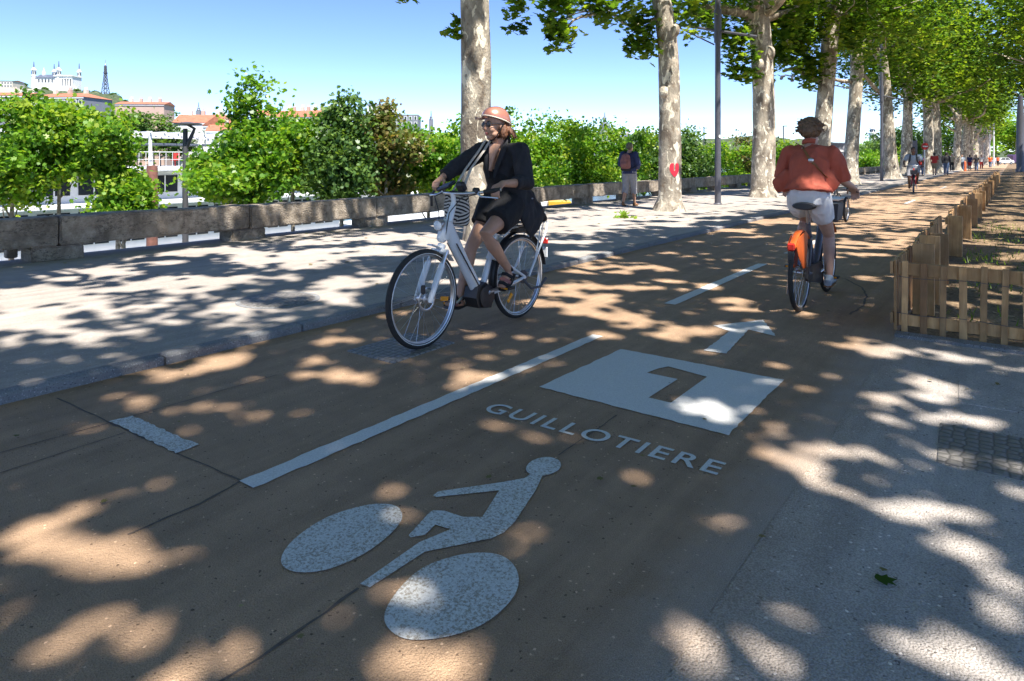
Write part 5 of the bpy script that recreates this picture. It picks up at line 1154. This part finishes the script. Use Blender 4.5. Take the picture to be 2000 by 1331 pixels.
m.tube([V(-.22,-.12,1.15),V(-.20,-.19,1.08),V(-.19,-.23,1.05)], [(.09,.05),(.08,.03),(.06,.018)], 12, side=(0,0,1))
sh = soft('shirt', m, .008, M['cloth_r'], t, 4, .017, 6.5)
cl = MB().tube([V(-.19,-.05,1.475),V(-.205,0,1.485),V(-.19,.05,1.475),V(-.14,.068,1.465)], [(.022,.010)]*4, 10, side=(0,0,1)).build('collar', M['cloth_r'], t)
bv = BVHTree.FromPolygons([v.co for v in sh.data.vertices], [p.vertices for p in sh.data.polygons])
def onback(y, z):
    h = bv.ray_cast(V(-1.5,y,z), V(1,0,0))[0]; return (h if h else V(-.35,y,z))+V(-.006,0,0)
P = [onback(.07-.23*i/10, 1.455-.30*i/10) for i in range(11)]
st = MB().tube(P, [(.016,.004)]*11, 8, side=(0,.62,.42)).build('bag_strap', M['leather'], t); MB().ell(P[5], (.010,.024,.022), 12, 8).build('buckle', M['steel'], st)
m = MB(); pants_geo(m, J, .009, .52, .95, 1.22); soft('shorts', m, .008, M['cloth_w'], t, 4, .008, 9)
m = MB(); Rh = frame(V(1,.1,-.15)); c = J['head']; hh = lambda x, y, z: c+Rh @ V(x,y,z)
m.ell(hh(-.02,0,.045), (.112,.098,.092), 16, 10, Rh); m.ell(hh(-.06,0,.0), (.075,.096,.075), 16, 10, Rh)
for k in range(90):
    a = random.uniform(-1,1); p = hh(-.06+random.uniform(-.05,.05), a*.08, .02+random.uniform(-.04,.07)); d = (1 if a > 0 else -1)*random.uniform(.02,.075)
    q = p+V(random.uniform(-.05,.02), d, random.uniform(-.03,.045)); m.tube([p, p.lerp(q,.5)+V(0,0,.012), q], [.015,.010,.003], 6)
soft('hair', m, .006, M['hair_b'], t, 1, .008, 36)
for k in (0,1): shoe(J, k, M['cloth_b'], t, M['leather'])

# ------------------------------------------------------------------ other people
def clothed(t, J, skin, top, bot, sleeve=.6, legs=.9, hairm='hair_k', shoes='black', vox=.010, w=1.0, inf=.022, hem=None, long_hair=False, face=True, hat=None):
    m = MB(); g, R = body_geo(m, J, w); soft('body', m, .0075, M[skin], t, 2)
    if face: face_parts(g, R, t)
    m = MB(); top_geo(m, J, inf, sleeve, hem or J['pel']+V(0,0,-.02), w, (.18*w+inf,.135*w+inf)); soft('top', m, vox, M[top], t, 3, .006, 7)
    m = MB(); pants_geo(m, J, .016, legs, w, 1.15); soft('shorts' if legs <= 1 else 'trousers', m, vox, M[bot], t, 3, .004, 9)
    if hairm: hair_cap(J['head'], J['face'], t, M[hairm], down=-.16 if long_hair else -.06)
    for k in (0,1): shoe(J, k, M[shoes], t)
    return g, R
def beanie_mat():
    k = NT('striped_knit'); p = k.co((1,1,1), False); z = k.n('SeparateXYZ', {0: p}).outputs[2]
    f = k.n('Math', {0: k.n('Math', {0: z, 1: 260.0}, operation='MULTIPLY').outputs[0]}, operation='SINE').outputs[0]
    k.set('Base Color', k.ramp(f, [(.45,(.03,.03,.03)),(.6,(.30,.27,.17))])).set('Roughness', .9); return k.m
b = gp(1229,403,PZ); walkh = math.pi/2+.05
t = thing('person', 'man walking away in a navy jumper, grey shorts and striped beanie', 'person', b, walkh, None, .98)
J = walk_pose(-.16, .10); J['wr'] = [V(.16,.17,1.03), V(.16,-.17,1.03)]; J['el'] = [V(-.02,.26,1.13), V(-.02,-.26,1.13)]
m = MB(); g, R = body_geo(m, J, 1.02); soft('body', m, .0065, M['skin'], t, 2); face_parts(g, R, t)
m = MB(); top_geo(m, J, .032, 1.85, V(0,0,.88), 1.02, (.205,.16)); soft('jumper', m, .009, M['cloth_n'], t, 3, .010, 7)
m = MB(); pants_geo(m, J, .022, 1.06, 1.02, 1.45); soft('shorts', m, .009, M['cloth_g'], t, 3, .006, 9)
for k in (0,1): shoe(J, k, M['leather'], t)
m = MB(); c = J['head']; m.ell(c+V(-.012,0,.045), (.112,.092,.100), 18, 12); m.ell(c+V(-.03,0,.01), (.102,.088,.065), 18, 10); soft('beanie', m, .006, beanie_mat(), t, 3)
bp = thing('backpack', 'faded maroon and black backpack worn by the man in navy', 'backpack', b, walkh, None, .98)
m = MB(); m.tube([V(-.235,0,1.02),V(-.25,0,1.08),V(-.25,0,1.25),V(-.225,0,1.37),V(-.20,0,1.41)], [(.12,.06),(.150,.095),(.145,.09),(.115,.065),(.06,.03)], 18, side=(0,1,0)); soft('bag_body', m, .008, M['maroon'], bp, 3, .006, 9)
m = MB(); m.tube([V(-.335,0,1.05),V(-.35,0,1.14),V(-.33,0,1.21)], [(.09,.02),(.105,.035),(.09,.02)], 14, side=(0,1,0)); soft('front_pocket', m, .008, M['maroon'], bp, 2)
m = MB(); m.tube([V(-.215,0,.97),V(-.235,0,1.03)], [(.14,.05),(.145,.08)], 16, side=(0,1,0)); m.build('base_panel', M['cloth_k'], bp)
for s in (-1,1): MB().tube([V(-.16,s*.09,1.42),V(-.02,s*.115,1.475),V(.10,s*.12,1.40),V(.145,s*.125,1.25),V(.02,s*.19,1.08),V(-.17,s*.13,1.02)], [(.025,.006)]*6, 8, side=(0,1,0)).build('strap', M['cloth_k'], bp)

b = gp(1781,378); hire_bike('small dark bicycle with bare frame ridden towards the camera in the distance', (b.x,b.y+.5,0), -math.pi/2+.12, 'black', n=24, frame_m='cloth_red')
t = thing('person', 'distant cyclist in a pale blue T-shirt riding towards the camera', 'person', (b.x,b.y+.5,0), -math.pi/2+.12)
J = dict(pel=V(-.27,0,.985), waist=V(-.265,0,1.12), chest=V(-.21,0,1.30), neck=V(-.15,0,1.48), head=V(-.11,0,1.62), face=V(1,0,-.1),
    sh=[V(-.17,.20,1.41), V(-.17,-.20,1.41)], el=[V(-.08,.32,1.17), V(-.08,-.32,1.17)], wr=[V(.12,.31,1.06), V(.12,-.31,1.06)],
    hip=[V(-.25,.10,.955), V(-.25,-.10,.955)], kn=[V(.10,.13,.74), V(.045,-.14,.615)], an=[V(-.20,.12,.43), V(.0,-.135,.235)], toe=[V(-.06,.13,.35), V(.15,-.135,.20)])
clothed(t, J, 'skin_d', 'cloth_b', 'cloth_g', .75, 1.0, 'hair_k', 'black', .012, 1.05)
m = MB(); m.tube([V(-.02,0,1.27),V(-.02,0,1.33)], [(.06,.04),(.065,.04)], 12, side=(0,1,0)); 
bk = thing('backpack', 'dark backpack with shoulder straps on the distant cyclist', 'backpack', (b.x,b.y+.5,0), -math.pi/2+.12)
m = MB(); m.tube([V(-.40,0,1.06),V(-.40,0,1.25),V(-.34,0,1.42)], [(.13,.08),(.14,.09),(.09,.05)], 14, side=(0,1,0)); soft('bag_body', m, .012, M['cloth_k'], bk, 2)
for s in (-1,1): MB().tube([V(-.30,s*.09,1.44),V(-.17,s*.105,1.50),V(-.05,s*.11,1.40),V(-.06,s*.12,1.24),V(-.22,s*.17,1.12)], [(.022,.006)]*5, 8, side=(0,1,0)).build('strap', M['cloth_k'], bk)

def walker(label, px_, py_, D, rz, skin, top, bot, sleeve, legs, hairm, ph=.3, sc=1.0, lh=False, shoes='black', group=None):
    b = dp(px_, py_, D); b.z = .0 if b.x > -4.4 else PZ; t = thing('person', label, 'person', b, rz, group, sc)
    clothed(t, walk_pose(ph, ph*.9), skin, top, bot, sleeve, legs, hairm, shoes, .013, 1.0, .025, None, lh); return t
AW, TW = math.pi/2, -math.pi/2
walker('distant pedestrian in a dark red T-shirt and khaki shorts walking on the path', 1825, 344, 51, AW, 'skin', 'cloth_red', 'khaki', .8, .95, 'hair_k', .25)
walker('distant walker all in dark clothes beside the one in dark red', 1848, 343, 53, AW, 'skin_d', 'cloth_k', 'denim', 1.85, 1.9, 'hair_k', .22, 1.06)
walker('person in red and blue half hidden behind the approaching cyclist', 1798, 345, 49, TW+.4, 'skin', 'cloth_red', 'denim', .8, 1.9, 'hair_k', .2, .86)
walker('far pedestrian in a green top and dark trousers, right of the walker in dark clothes', 1859, 337, 66, TW, 'skin', 'leaf_d' if 0 else 'khaki', 'cloth_k', .8, 1.9, 'hair_b', -.25)
walker('far pedestrian in black strolling beneath the trees', 1866, 335, 72, AW, 'skin_d', 'cloth_k', 'cloth_k', .8, 1.9, 'hair_k', .3)
walker('far pedestrian in blue jeans standing by the orange post', 1879, 336, 72, TW, 'skin_p', 'cloth_b', 'denim', .8, 1.9, 'hair_b', .1, 1.0, True)
walker('far pedestrian in a navy top and pink-red bag area near the middle of the path', 1894, 336, 74, AW, 'skin_p', 'cloth_n', 'cloth_red', .8, .9, 'hair_k', .2)
walker('far woman in black top and blue trousers with dark hair', 1907, 337, 70, AW, 'skin', 'cloth_k', 'denim', .6, 1.9, 'hair_k', .22, .97, True)
walker('far pedestrian in a white top and red trousers', 1917, 333, 84, TW, 'skin_p', 'cloth_w', 'cloth_red', .7, 1.9, 'hair_b', -.25)
walker('far pedestrian in a bright orange-red top before the white car', 1934, 331, 92, TW, 'skin', 'orange', 'denim', .7, 1.9, 'hair_k', .28)
walker('farthest pedestrian in orange standing at the front of the white car', 1949, 327, 120, AW, 'skin', 'orange', 'cloth_k', .7, 1.9, 'hair_b', .1)
b = dp(1885, 336, 70); b.z = 0; tag(MB().lathe([(.10,0),(.10,.9),(.07,1.0),(.03,1.03)], 12, b).build('bollard', M['orange']), 'orange bollard among the far pedestrians', 'bollard')

# cargo tricycle ahead of the rider in red
tr = thing('cargo_tricycle', 'low cargo tricycle with a white lid partly hidden by the rider in red', 'tricycle', (-3.2,15.4,0), math.pi/2)
for s in (-1,1): wheel(tr, 0, s*.42, .26, .026, M['steel'], None, False, 28)
wheel(tr, 1.45, 0, .26, .026, M['steel'], None, False, 28)
MB().box((.05,0,.36), (.72,.66,.18), bev=.03).build('cargo_box', M['iron'], tr, True, 30); MB().box((.05,0,.475), (.76,.70,.05), bev=.02).build('lid', M['white_w'], tr, True, 30)
MB().box((.05,0,.17), (.80,.60,.10), bev=.02).build('floor_tray', M['rust'], tr, True, 30)
m = MB(); m.tube([(.1,0,.26),(.9,0,.35),(1.2,0,.75),(1.25,0,.95)], .022, 8); m.tube([(0,-.42,.26),(0,.42,.26)], .015, 8); m.tube([(1.2,0,.72),(1.45,0,.26)], .02, 8); m.tube([(.55,0,.3),(.5,0,.72)], .02, 8); m.build('frame', M['iron'], tr)
MB().tube([(1.1,-.3,1.02),(1.24,0,.98),(1.1,.3,1.02)], .014, 8).build('handlebar', M['steel'], tr); MB().ell((.48,0,.74), (.13,.10,.035)).build('saddle', M['black'], tr)
# ------------------------------------------------------------------ boats and quay
def boat():
    X = -46.0; t = thing('restaurant_boat', 'long white moored restaurant boat with two decks and a terrace pergola', 'boat', (X,12,-7))
    L = 26.0; w = lambda m, n, mt, p=t, s=False: m.build(n, mt, p, s)
    w(MB().prism([(0,0),(0,2.2),(L,2.2),(L+1.5,2.4),(L+.6,0)], 'x', -9, 0).__class__() if 0 else MB().box((-4.5,L/2,1.2), (9,L+2,2.4), bev=.2), 'hull', M['white_w'])
    for z0, z1, b in ((2.42,5.25,-4.6),(5.55,7.45,-1.9)):
        w(MB().box((-4.7,L/2,(z0+z1)/2), (8,L-.8,z1-z0)), 'cabin_wall', M['white_w'])
        n = 11
        for k in range(n):
            yy = .9+k*(L-1.6)/n; f = w(MB().box((-.68,yy+.9,(z0+z1)/2+.1), (.06,1.75,z1-z0-.75)), 'window', M['win']); 
            w(MB().box((-.63,yy+.9,(z0+z1)/2+.1), (.05,.07,z1-z0-.75)), 'mullion', M['white_w'], f)
    for z in (5.40,7.62): w(MB().box((-4.1,L/2,z), (9.6,L+.6,.28), bev=.04), 'deck_slab', M['white_w'])
    for zb, nm in ((7.76,1),):
        m = MB(); m.box((.55,L/2,zb+1.0), (.05,L,.05)); m.box((.55,L/2,zb+.5), (.03,L,.03))
        for k in range(60): m.box((.55,.2+k*L/60,zb+.5), (.025,.025,1.0))
        w(m, 'railing', M['white_w'])
    for k in range(7): w(MB().box((.2,2.5+k*3.4,8.85), (.16,.16,2.2)), 'pergola_post', M['white_w'])
    for x in (.2,-3,-6): w(MB().box((x,L/2,9.95), (.18,L-3,.2)), 'pergola_beam', M['white_w'])
    for k in range(26): w(MB().box((-3,1.9+k*.92,10.07), (7,.09,.12)), 'pergola_slat', M['white_w'])
    w(MB().box((-4.5,L/2,9.35), (5,L-5,.10)), 'awning', M['slate'])
    for k in range(9):
        c = MB(); c.box((-.9,3+k*2.5,8.5), (.7,.7,.05)); c.tube([(-.9,3+k*2.5,7.76),(-.9,3+k*2.5,8.5)], .04, 6); w(c, 'terrace_table', M['iron'])
        c = MB(); c.box((-.3,3.7+k*2.5,8.2), (.42,.42,.05)); c.box((-.1,3.7+k*2.5,8.45), (.04,.42,.5)); c.box((-.3,3.7+k*2.5,7.98), (.05,.05,.42)); w(c, 'terrace_chair', M['iron'] if k % 3 else M['cloth_red'])
boat()
t = thing('moored_boat', 'second white boat with a low cabin moored further along the river', 'boat', (-45.5,41,-7))
MB().prism([(0,0),(-.8,2.3),(24,2.3),(25.5,2.9),(23.5,0)], 'x', -6, 0).v; 
m = MB(); m.prism([(0,0),(-.8,2.3),(24,2.3),(25.5,2.9),(23.5,0)], 'x', -6, 0); m.build('hull', M['white_w'], t, False)
MB().box((-3,11,3.6), (4.6,18,2.4)).build('cabin', M['white_w'], t, False); MB().box((-3,11,4.92), (5.4,19,.2)).build('roof', M['white_w'], t, False)
for k in range(8): MB().box((-.68,3.4+k*2.2,3.7), (.06,1.6,1.2)).build('window', M['win'], t, False)
b = dp(297, 330, 39); tag(MB().lathe([(.30,0),(.30,8.2),(.28,8.3),(.0,8.32)], 18, (b.x,b.y,-7.4)).build('mooring_post', M['rust']), 'thick rusty red steel mooring post in front of the white boat', 'mooring post')
b = dp(362, 330, 22); t = thing('quay_lamp', 'dark lamp post with a flat round head standing on the quay before the boat', 'lamp post', (b.x,b.y,-6), YAW)
MB().lathe([(.14,0),(.11,.4),(.085,7.6),(.07,8.3)], 14).build('pole', M['iron'], t)
MB().tube([(0,0,7.6),(.06,0,7.75),(.20,0,8.05),(.30,0,8.3),(.05,0,8.44)], [.05,.07,.06,.05,.04], 10).build('bracket', M['iron'], t)
h = MB().lathe([(.05,8.52),(.42,8.47),(.42,8.44),(.08,8.40)], 24, (.08,0,0)).build('lamp_head', M['iron'], t)
for px_, D, w_, h_, mt, nm, lab, ct in ((1092,48,1.6,4.3,'yellow','site_cabin','yellow cabin on the quay seen through the gap under the parapet','cabin'),(1056,49,.95,4.25,'white_w','site_cabin','narrow white cabin beside the yellow one under the parapet','cabin')):
    b = dp(px_, 330, D); t = thing(nm, lab, ct, (b.x,b.y,-6), YAW); MB().box((0,0,h_/2), (w_,1.8,h_), bev=.03).build('body', M[mt], t, True, 30); m = MB()
    for k in range(6): m.box((-w_/2+.2+k*(w_-.4)/5,-.91,h_/2), (.05,.03,h_-.3))
    m.build('ribs', M[mt], t, False); MB().box((.1,-.93,h_-.75), (.5,.03,.22)).build('panel', M['win'] if mt == 'yellow' else M['cloth_b'], t, False)
b = dp(585, 330, 40); car((b.x-1,b.y,-6), math.pi/2, 'pale car parked on the quay seen under the parapet beam')
# ------------------------------------------------------------------ the far bank
def block(name, label, px0, px1, eave, ridge, D, wall, roof, rot=0, depth=14, nw=0, rows=2, chim=0, hip=False, cat='building', gable='y', base=-3.0):
    s = D/FPX; w = (px1-px0)*s; c = dp((px0+px1)/2, HZ, D); ze = CAM_H+(HZ-eave)*s-base; zr = CAM_H+(HZ-ridge)*s-base
    t = thing(name, label, cat, (c.x,c.y,base), YAW+rot)
    MB().box((0,depth/2,ze/2), (w,depth,ze)).build('wall', M[wall], t, False)
    o = .5*min(1, s*4)
    if zr > ze+.3:
        a, b = w/2+o, o; hx = w*.22 if hip else -.02
        m = MB().add([(-a,-b,ze),(a,-b,ze),(a,depth+b,ze),(-a,depth+b,ze),(-a+hx,depth/2,zr),(a-hx,depth/2,zr)] if gable == 'y' else [(-a,-b,ze),(a,-b,ze),(a,depth+b,ze),(-a,depth+b,ze),(0,-b,zr),(0,depth+b,zr)],
            [(0,1,5,4),(2,3,4,5),(1,2,5),(3,0,4),(3,2,1,0)] if gable == 'y' else [(1,2,5,4),(3,0,4,5),(0,1,4),(2,3,5),(3,2,1,0)]); rf = m.build('roof', M[roof], t, False)
        r = random.Random(int(px0)); 
        for k in range(chim):
            x = -w*.42+w*.84*(k+.5)/chim+r.uniform(-.5,.5); q = MB(); q.box((x,depth*.5,zr+.4), (1.5*max(1,s*3.2)*.8,1.2,2.6*max(1,s*3)*.7)); 
            for j in range(3): q.tube([(x-.5+j*.5,depth*.5,zr+1.2),(x-.5+j*.5,depth*.5,zr+2.3)], .16, 6)
            q.build('chimney', M['pink_w'] if k % 2 else M['cream_w'], rf, False)
        MB().box((0,-.12,ze-.35), (w+.4,.3,.5)).build('cornice', M['white_w'], t, False)
    for rr in range(rows):
        for k in range(nw):
            x = -w/2+w*(k+.5)/nw; z = ze-2.2-rr*3.3; f = MB().box((x,-.05,z), (min(1.9,w/nw*.62),.12,2.3)).build('window', M['white_w'], t, False)
            MB().box((x,-.14,z), (min(1.2,w/nw*.40),.1,1.8)).build('pane', M['win'], f, False)
    return t
block('apartment_building','grey building with a red roof at the far left edge under the basilica',-30,48,187,178,262,'grey_w','roof',.15,14,6,2,1)
block('apartment_building','grey building with white windows and wide hipped red roof below the basilica',46,168,190,179,250,'grey_w','roof',-.12,15,10,2,3,True)
block('stone_building','plain tan building with flat top between the red roofs below the basilica',27,64,174,173,330,'cream_w','roof',.4,10,3,1)
block('hill_building','pale building with many windows on the hill left of the basilica',-20,23,158,156,700,'cream_w','roof',.1,20,8,2,0,base=40)
block('chimney_house','pink house with four tall chimneys right of the metal tower',228,318,204,197,300,'pink_w','roof',.1,12,0,0,4)
block('gabled_house','white house whose long red roof shows behind the quay lamp',340,432,240,222,240,'white_w','roof',.1,14,0,1,3,False)
block('gabled_house','white gable house right of the long red roof',396,452,246,225,236,'white_w','roof',-.05,10,3,1,1,False,gable='x')
block('gabled_house','small white house with low red roof left of the tall leafy tree',404,472,256,243,228,'white_w','roof',.1,8,8,1,1)
block('apartment_building','long white building with a red roof and many chimneys between the leafy trees',520,645,229,213,262,'white_w','roof',-.22,16,10,3,7)
block('apartment_building','pink side wing of the long white building with red roof',500,532,226,214,268,'pink_w','roof',.5,12,0,0,2)
block('modern_block','grey flat modern building behind the browning tree',700,816,224,224,400,'grey_w','slate',.05,20,12,2)
block('modern_block','white rooftop block of the modern building behind the browning tree',718,764,204,203,405,'white_w','slate',.05,14,5,1)
block('long_hall','low grey hall with a dark roof right of the dome',1160,1262,272,262,440,'grey_w','slate',.05,18,9,1,2)
block('long_building','white building with a dark roof at the end of the path left of the poles',1838,1925,286,262,165,'white_w','slate',.0,14,8,2,0,base=-.1)
block('shop_building','low white pavilion with red awning behind the far pedestrians',1850,1900,302,300,130,'white_w','slate',.0,6,4,1,0,base=-.1)
def spire(label, px_, top, bot, D, w, mt):
    s = D/FPX; b = dp(px_, bot, D); h = (bot-top)*s; r = w*s/2; t = thing('church_spire', label, 'spire', b, YAW)
    MB().box((0,0,-h*.5), (r*2.2,r*2.2,h*1.6)).build('belfry', M['grey_w'], t, False)
    MB().lathe([(r,h*.28),(r*1.15,h*.34),(r*.7,h*.45),(r*.75,h*.5),(r*.3,h*.62),(.12*s*4,h)], 8).build('roof', M[mt], t, False)
spire('thin dark spire above the red roofs left of the tall leafy tree', 388, 200, 224, 350, 7, 'slate')
spire('thin dark spire above the trees left of the plane trunk', 842, 217, 243, 420, 7, 'slate')
# dome
D = 450; s = D/FPX; b = dp(1181, 254, D); t = thing('dome', 'dark slate dome with a lantern rising over the green trees', 'dome', b, YAW)
MB().lathe([(13*s,-22*s),(13*s,-2*s),(12*s,0)], 24).build('drum', M['grey_w'], t)
MB().lathe([(12*s,0),(11.6*s,4*s),(10*s,9*s),(7*s,13.5*s),(4*s,16*s)], 24).build('dome_roof', M['slate'], t)
MB().lathe([(4*s,16*s),(3.4*s,17*s),(3.2*s,22*s),(4.2*s,22.5*s),(2.2*s,25*s),(1*s,27*s),(.5*s,34*s)], 16).build('lantern', M['slate'], t)
for k in range(10): a = 2*math.pi*k/10; MB().box((13*s*math.cos(a),13*s*math.sin(a),-9*s), (.8,.8,8*s), Matrix.Rotation(a,3,'Z')).build('window', M['win'], t, False)
# river tower with side lamps
D = 250; s = D/FPX; b = dp(1704, 310, D); b.z = -3; t = thing('river_tower', 'white round river tower with a gallery and side lamps', 'tower', b, YAW); z = lambda y: CAM_H+(HZ-y)*s+3
MB().lathe([(10*s,z(330)),(10*s,z(284)),(8*s,z(283)),(6.2*s,z(282)),(5.6*s,z(264)),(7*s,z(263)),(7*s,z(260)),(4*s,z(259)),(4*s,z(253)),(5.6*s,z(252)),(4.5*s,z(249)),(1.5*s,z(246)),(.4*s,z(242))], 20).build('tower_body', M['white_w'], t, True, 30)
for sx in (-1,1):
    m = MB(); m.tube([(sx*5*s,0,z(262)),(sx*11*s,0,z(262))], .12, 6); m.ell((sx*11.5*s,0,z(261)), (1.7*s,1.7*s,2*s), 10, 8); m.build('side_lamp', M['iron'], t)
for k in range(6): a = k*math.pi/3; MB().box((4*s*math.cos(a),4*s*math.sin(a),z(256)), (.5,.5,3.5*s), Matrix.Rotation(a,3,'Z')).build('window', M['win'], t, False)
for px_, top, D, lab in ((1375,250,120,'slim lamp post on the quay right of the tall grey post'),(1530,246,110,'slim lamp post between the sunlit trunk and the rider in red'),(1217,250,150,'slim lamp post over the bank trees right of the dome')):
    b = dp(px_, 330, D); zt = CAM_H+(HZ-top)/FPX*D; t = thing('quay_lamp', lab, 'lamp post', (b.x,b.y,-6), YAW); MB().lathe([(.14,0),(.12,.5),(.10,zt+6)], 10).build('pole', M['iron'], t)
    MB().box((.25,0,zt+5.95), (.7,.2,.14), bev=.04).build('lamp_head', M['iron'], t, True, 30)
# ------------------------------------------------------------------ hill, basilica, metal tower
def hill(name, cols, D0, Dm, D1, base, amp, nrow=26, sub=6):
    m = MB(); xs = []; 
    for (a, ya), (b2, yb) in zip(cols, cols[1:]):
        for k in range(sub): xs.append((a+(b2-a)*k/sub, ya+(yb-ya)*(.5-.5*math.cos(math.pi*k/sub))))
    xs.append(cols[-1])
    for px_, y in xs:
        for j in range(nrow):
            D = D0+(D1-D0)*j/(nrow-1); f = math.sin(min(1, (D-D0)/(Dm-D0))*math.pi/2)**1.4 if D < Dm else max(0, 1-((D-Dm)/(D1-Dm))**2)
            zt = CAM_H+(HZ-y)/FPX*Dm; p = dp(px_, HZ, D); z_ = base+(zt-base)*f+amp*f*(noise.noise(p*.03)+.7*noise.noise(p*.09)+.5*noise.noise(p*.2)); m.v.append((p.x,p.y,z_))
    for i in range(len(xs)-1):
        for j in range(nrow-1): m.f.append((i*nrow+j, (i+1)*nrow+j, (i+1)*nrow+j+1, i*nrow+j+1))
    return tag(m.build(name, M['hill'], None, True, 180), kind='structure')
hill('hill', [(-420,190),(-150,170),(0,174),(40,172),(60,180),(140,184),(185,186),(225,190),(255,206),(300,226),(370,252),(450,275),(620,300)], 480, 930, 1500, -4, 5, 30, 12)
hill('distant_hill', [(500,300),(800,296),(1100,292),(1300,280),(1400,271),(1480,266),(1560,272),(1700,284),(1900,296),(2200,300)], 2500, 3000, 3500, -8, 6, 10, 6)
D = 900; s = D/FPX; b = dp(97, 178, D); t = thing('basilica', 'white hilltop basilica with four spired towers', 'church', b, YAW); Wm = M['white_w']
X_ = lambda p: (p-97)*s; Z_ = lambda y: (178-y)*s
def part(n, m, mt=Wm, p=t, sm=False): return m.build(n, mt, p, sm)
nv = part('nave', MB().box(((X_(66)+X_(106))/2, 12, Z_(152)/2-6), (X_(106)-X_(66), 18, Z_(152)+12)))
part('nave_roof', MB().add([(X_(66),2,Z_(151.8)),(X_(106),2,Z_(151.8)),(X_(106),22,Z_(151.8)),(X_(66),22,Z_(151.8)),(X_(66),12,Z_(144)),(X_(106),12,Z_(144))], [(0,1,5,4),(2,3,4,5),(1,2,5),(3,0,4),(3,2,1,0)]), M['slate'])
part('east_block', MB().box(((X_(105)+X_(139))/2, 12, Z_(148.5)/2-6), (X_(139)-X_(105), 20, Z_(148.5)+12)))
part('cornice', MB().box(((X_(104)+X_(140))/2, 11.8, Z_(148)), (X_(140.5)-X_(103.5), 22, 1.6)))
for k in range(4):
    x = X_(121+k*5.2); part('niche', MB().box((x, 1.9, Z_(161)), (1.5, .5, 13*s)), M['win']); part('column', MB().lathe([(1.1,Z_(168)),(.9,Z_(155)),(1.3,Z_(154))], 10, (x+1.75, 1.3, 0)))
for k in range(5): part('window', MB().box((X_(73+k*6.5), 2.9, Z_(158)), (1.6,.3,6*s)), M['win'])
part('terrace', MB().box((X_(98), 4, Z_(176)-8), (X_(144)-X_(52), 16, 20)))
for x, y, top in ((62,4,120),(84,22,121),(111,4,119),(134,22,120)):
    r0 = 4.3*s if x in (62,111) else 3.8*s
    tw = part('tower', MB().lathe([(r0,-8),(r0,Z_(149)),(r0*1.12,Z_(148.4)),(r0*1.12,Z_(147)),(r0*.85,Z_(146.5)),(r0*.85,Z_(138)),(r0*1.15,Z_(137)),(r0*1.05,Z_(135.5)),(r0*.6,Z_(133.5)),(r0*.3,Z_(131))], 8, (X_(x),y,0)))
    for k in range(8): a = k*math.pi/4+.39; part('window', MB().box((X_(x)+math.cos(a)*r0*.84, y+math.sin(a)*r0*.84, Z_(142)), (.5,1.0,5*s), Matrix.Rotation(a,3,'Z')), M['win'], tw)
    part('finial', MB().tube([(X_(x),y,Z_(131.5)),(X_(x),y,Z_(top))], [.9,.35], 6), M['iron'], tw)
part('lantern', MB().lathe([(3.2*s,Z_(146)),(3.2*s,Z_(141)),(2.2*s,Z_(138)),(.8*s,Z_(134)),(.3*s,Z_(130))], 12, (X_(73.5),12,0)))
D = 950; s = D/FPX; b = dp(206, 187, D); t = thing('lattice_tower', 'dark metal lattice tower on the hill right of the basilica', 'tower', b, YAW); h = lambda y: (187-y)*s
def hw(y): return (1.3+(y-122)*.02+3.2*max(0,(y-143)/44)**1.3)*s
m = MB(); lv = [192,182,173,165,158,151,145,141,137,133,129]
for a, c2 in zip(lv, lv[1:]):
    for i in range(4):
        q = [(-1,-1),(1,-1),(1,1),(-1,1)]; p0, p1 = q[i], q[(i+1)%4]; w0, w1 = hw(a), hw(c2)
        A, B_, C_, D_ = [V(p[0]*w, p[1]*w, h(y)) for p, w, y in ((p0,w0,a),(p1,w0,a),(p0,w1,c2),(p1,w1,c2))]
        m.tube([A, C_], .42, 5); m.tube([A, D_], .26, 4); m.tube([B_, C_], .26, 4); m.tube([C_, D_], .26, 4)
m.build('lattice', M['iron'], t, False)
MB().box((0,0,h(143)), (5.6*s,5.6*s,1.6)).build('platform', M['iron'], t, False); MB().lathe([(1.3*s,h(130)),(1.3*s,h(127)),(.5*s,h(126)),(.35*s,h(117))], 8).build('mast', M['steel'], t)
# trees on the hill
for k, (px_, y, w) in enumerate([(22,163,8),(33,160,9),(42,168,8),(48,164,7),(150,176,11),(168,178,12),(186,180,11),(222,184,12),(232,190,11),(244,198,11),(88,172,9),(158,184,10)]):
    D = 880 if px_ not in (88,) else 850; sc = D/FPX; b = dp(px_, y+7, D); t = thing('hill_tree', ['rounded tree on the hill at far left','dark tree on the hill above the left red roof','bush-like tree left of the basilica','tree touching the left tower of the basilica','tree just right of the basilica apse','wide tree between basilica and metal tower','tree left of the metal tower foot','tree right of the metal tower foot','dark tree on the slope right of the metal tower','lowest tree on the slope right of the metal tower','conifer in front of the basilica nave','dark tree below the ridge between basilica and tower'][k], 'tree', b, 0, 'trees on the hill')
    MB().tube([(0,0,-5),(0,0,3)], .5, 6).build('trunk', M['bark'], t); c, P, ti = cloud([(b.x,b.y,b.z+3,w*sc*.5,w*sc*.5,w*sc*.42)], 60, 16, 1.1, 700+k)
    leaf_mesh('crown', P-np.array(b), 1.5, ti, M['leaf_d'], t, seed=k)
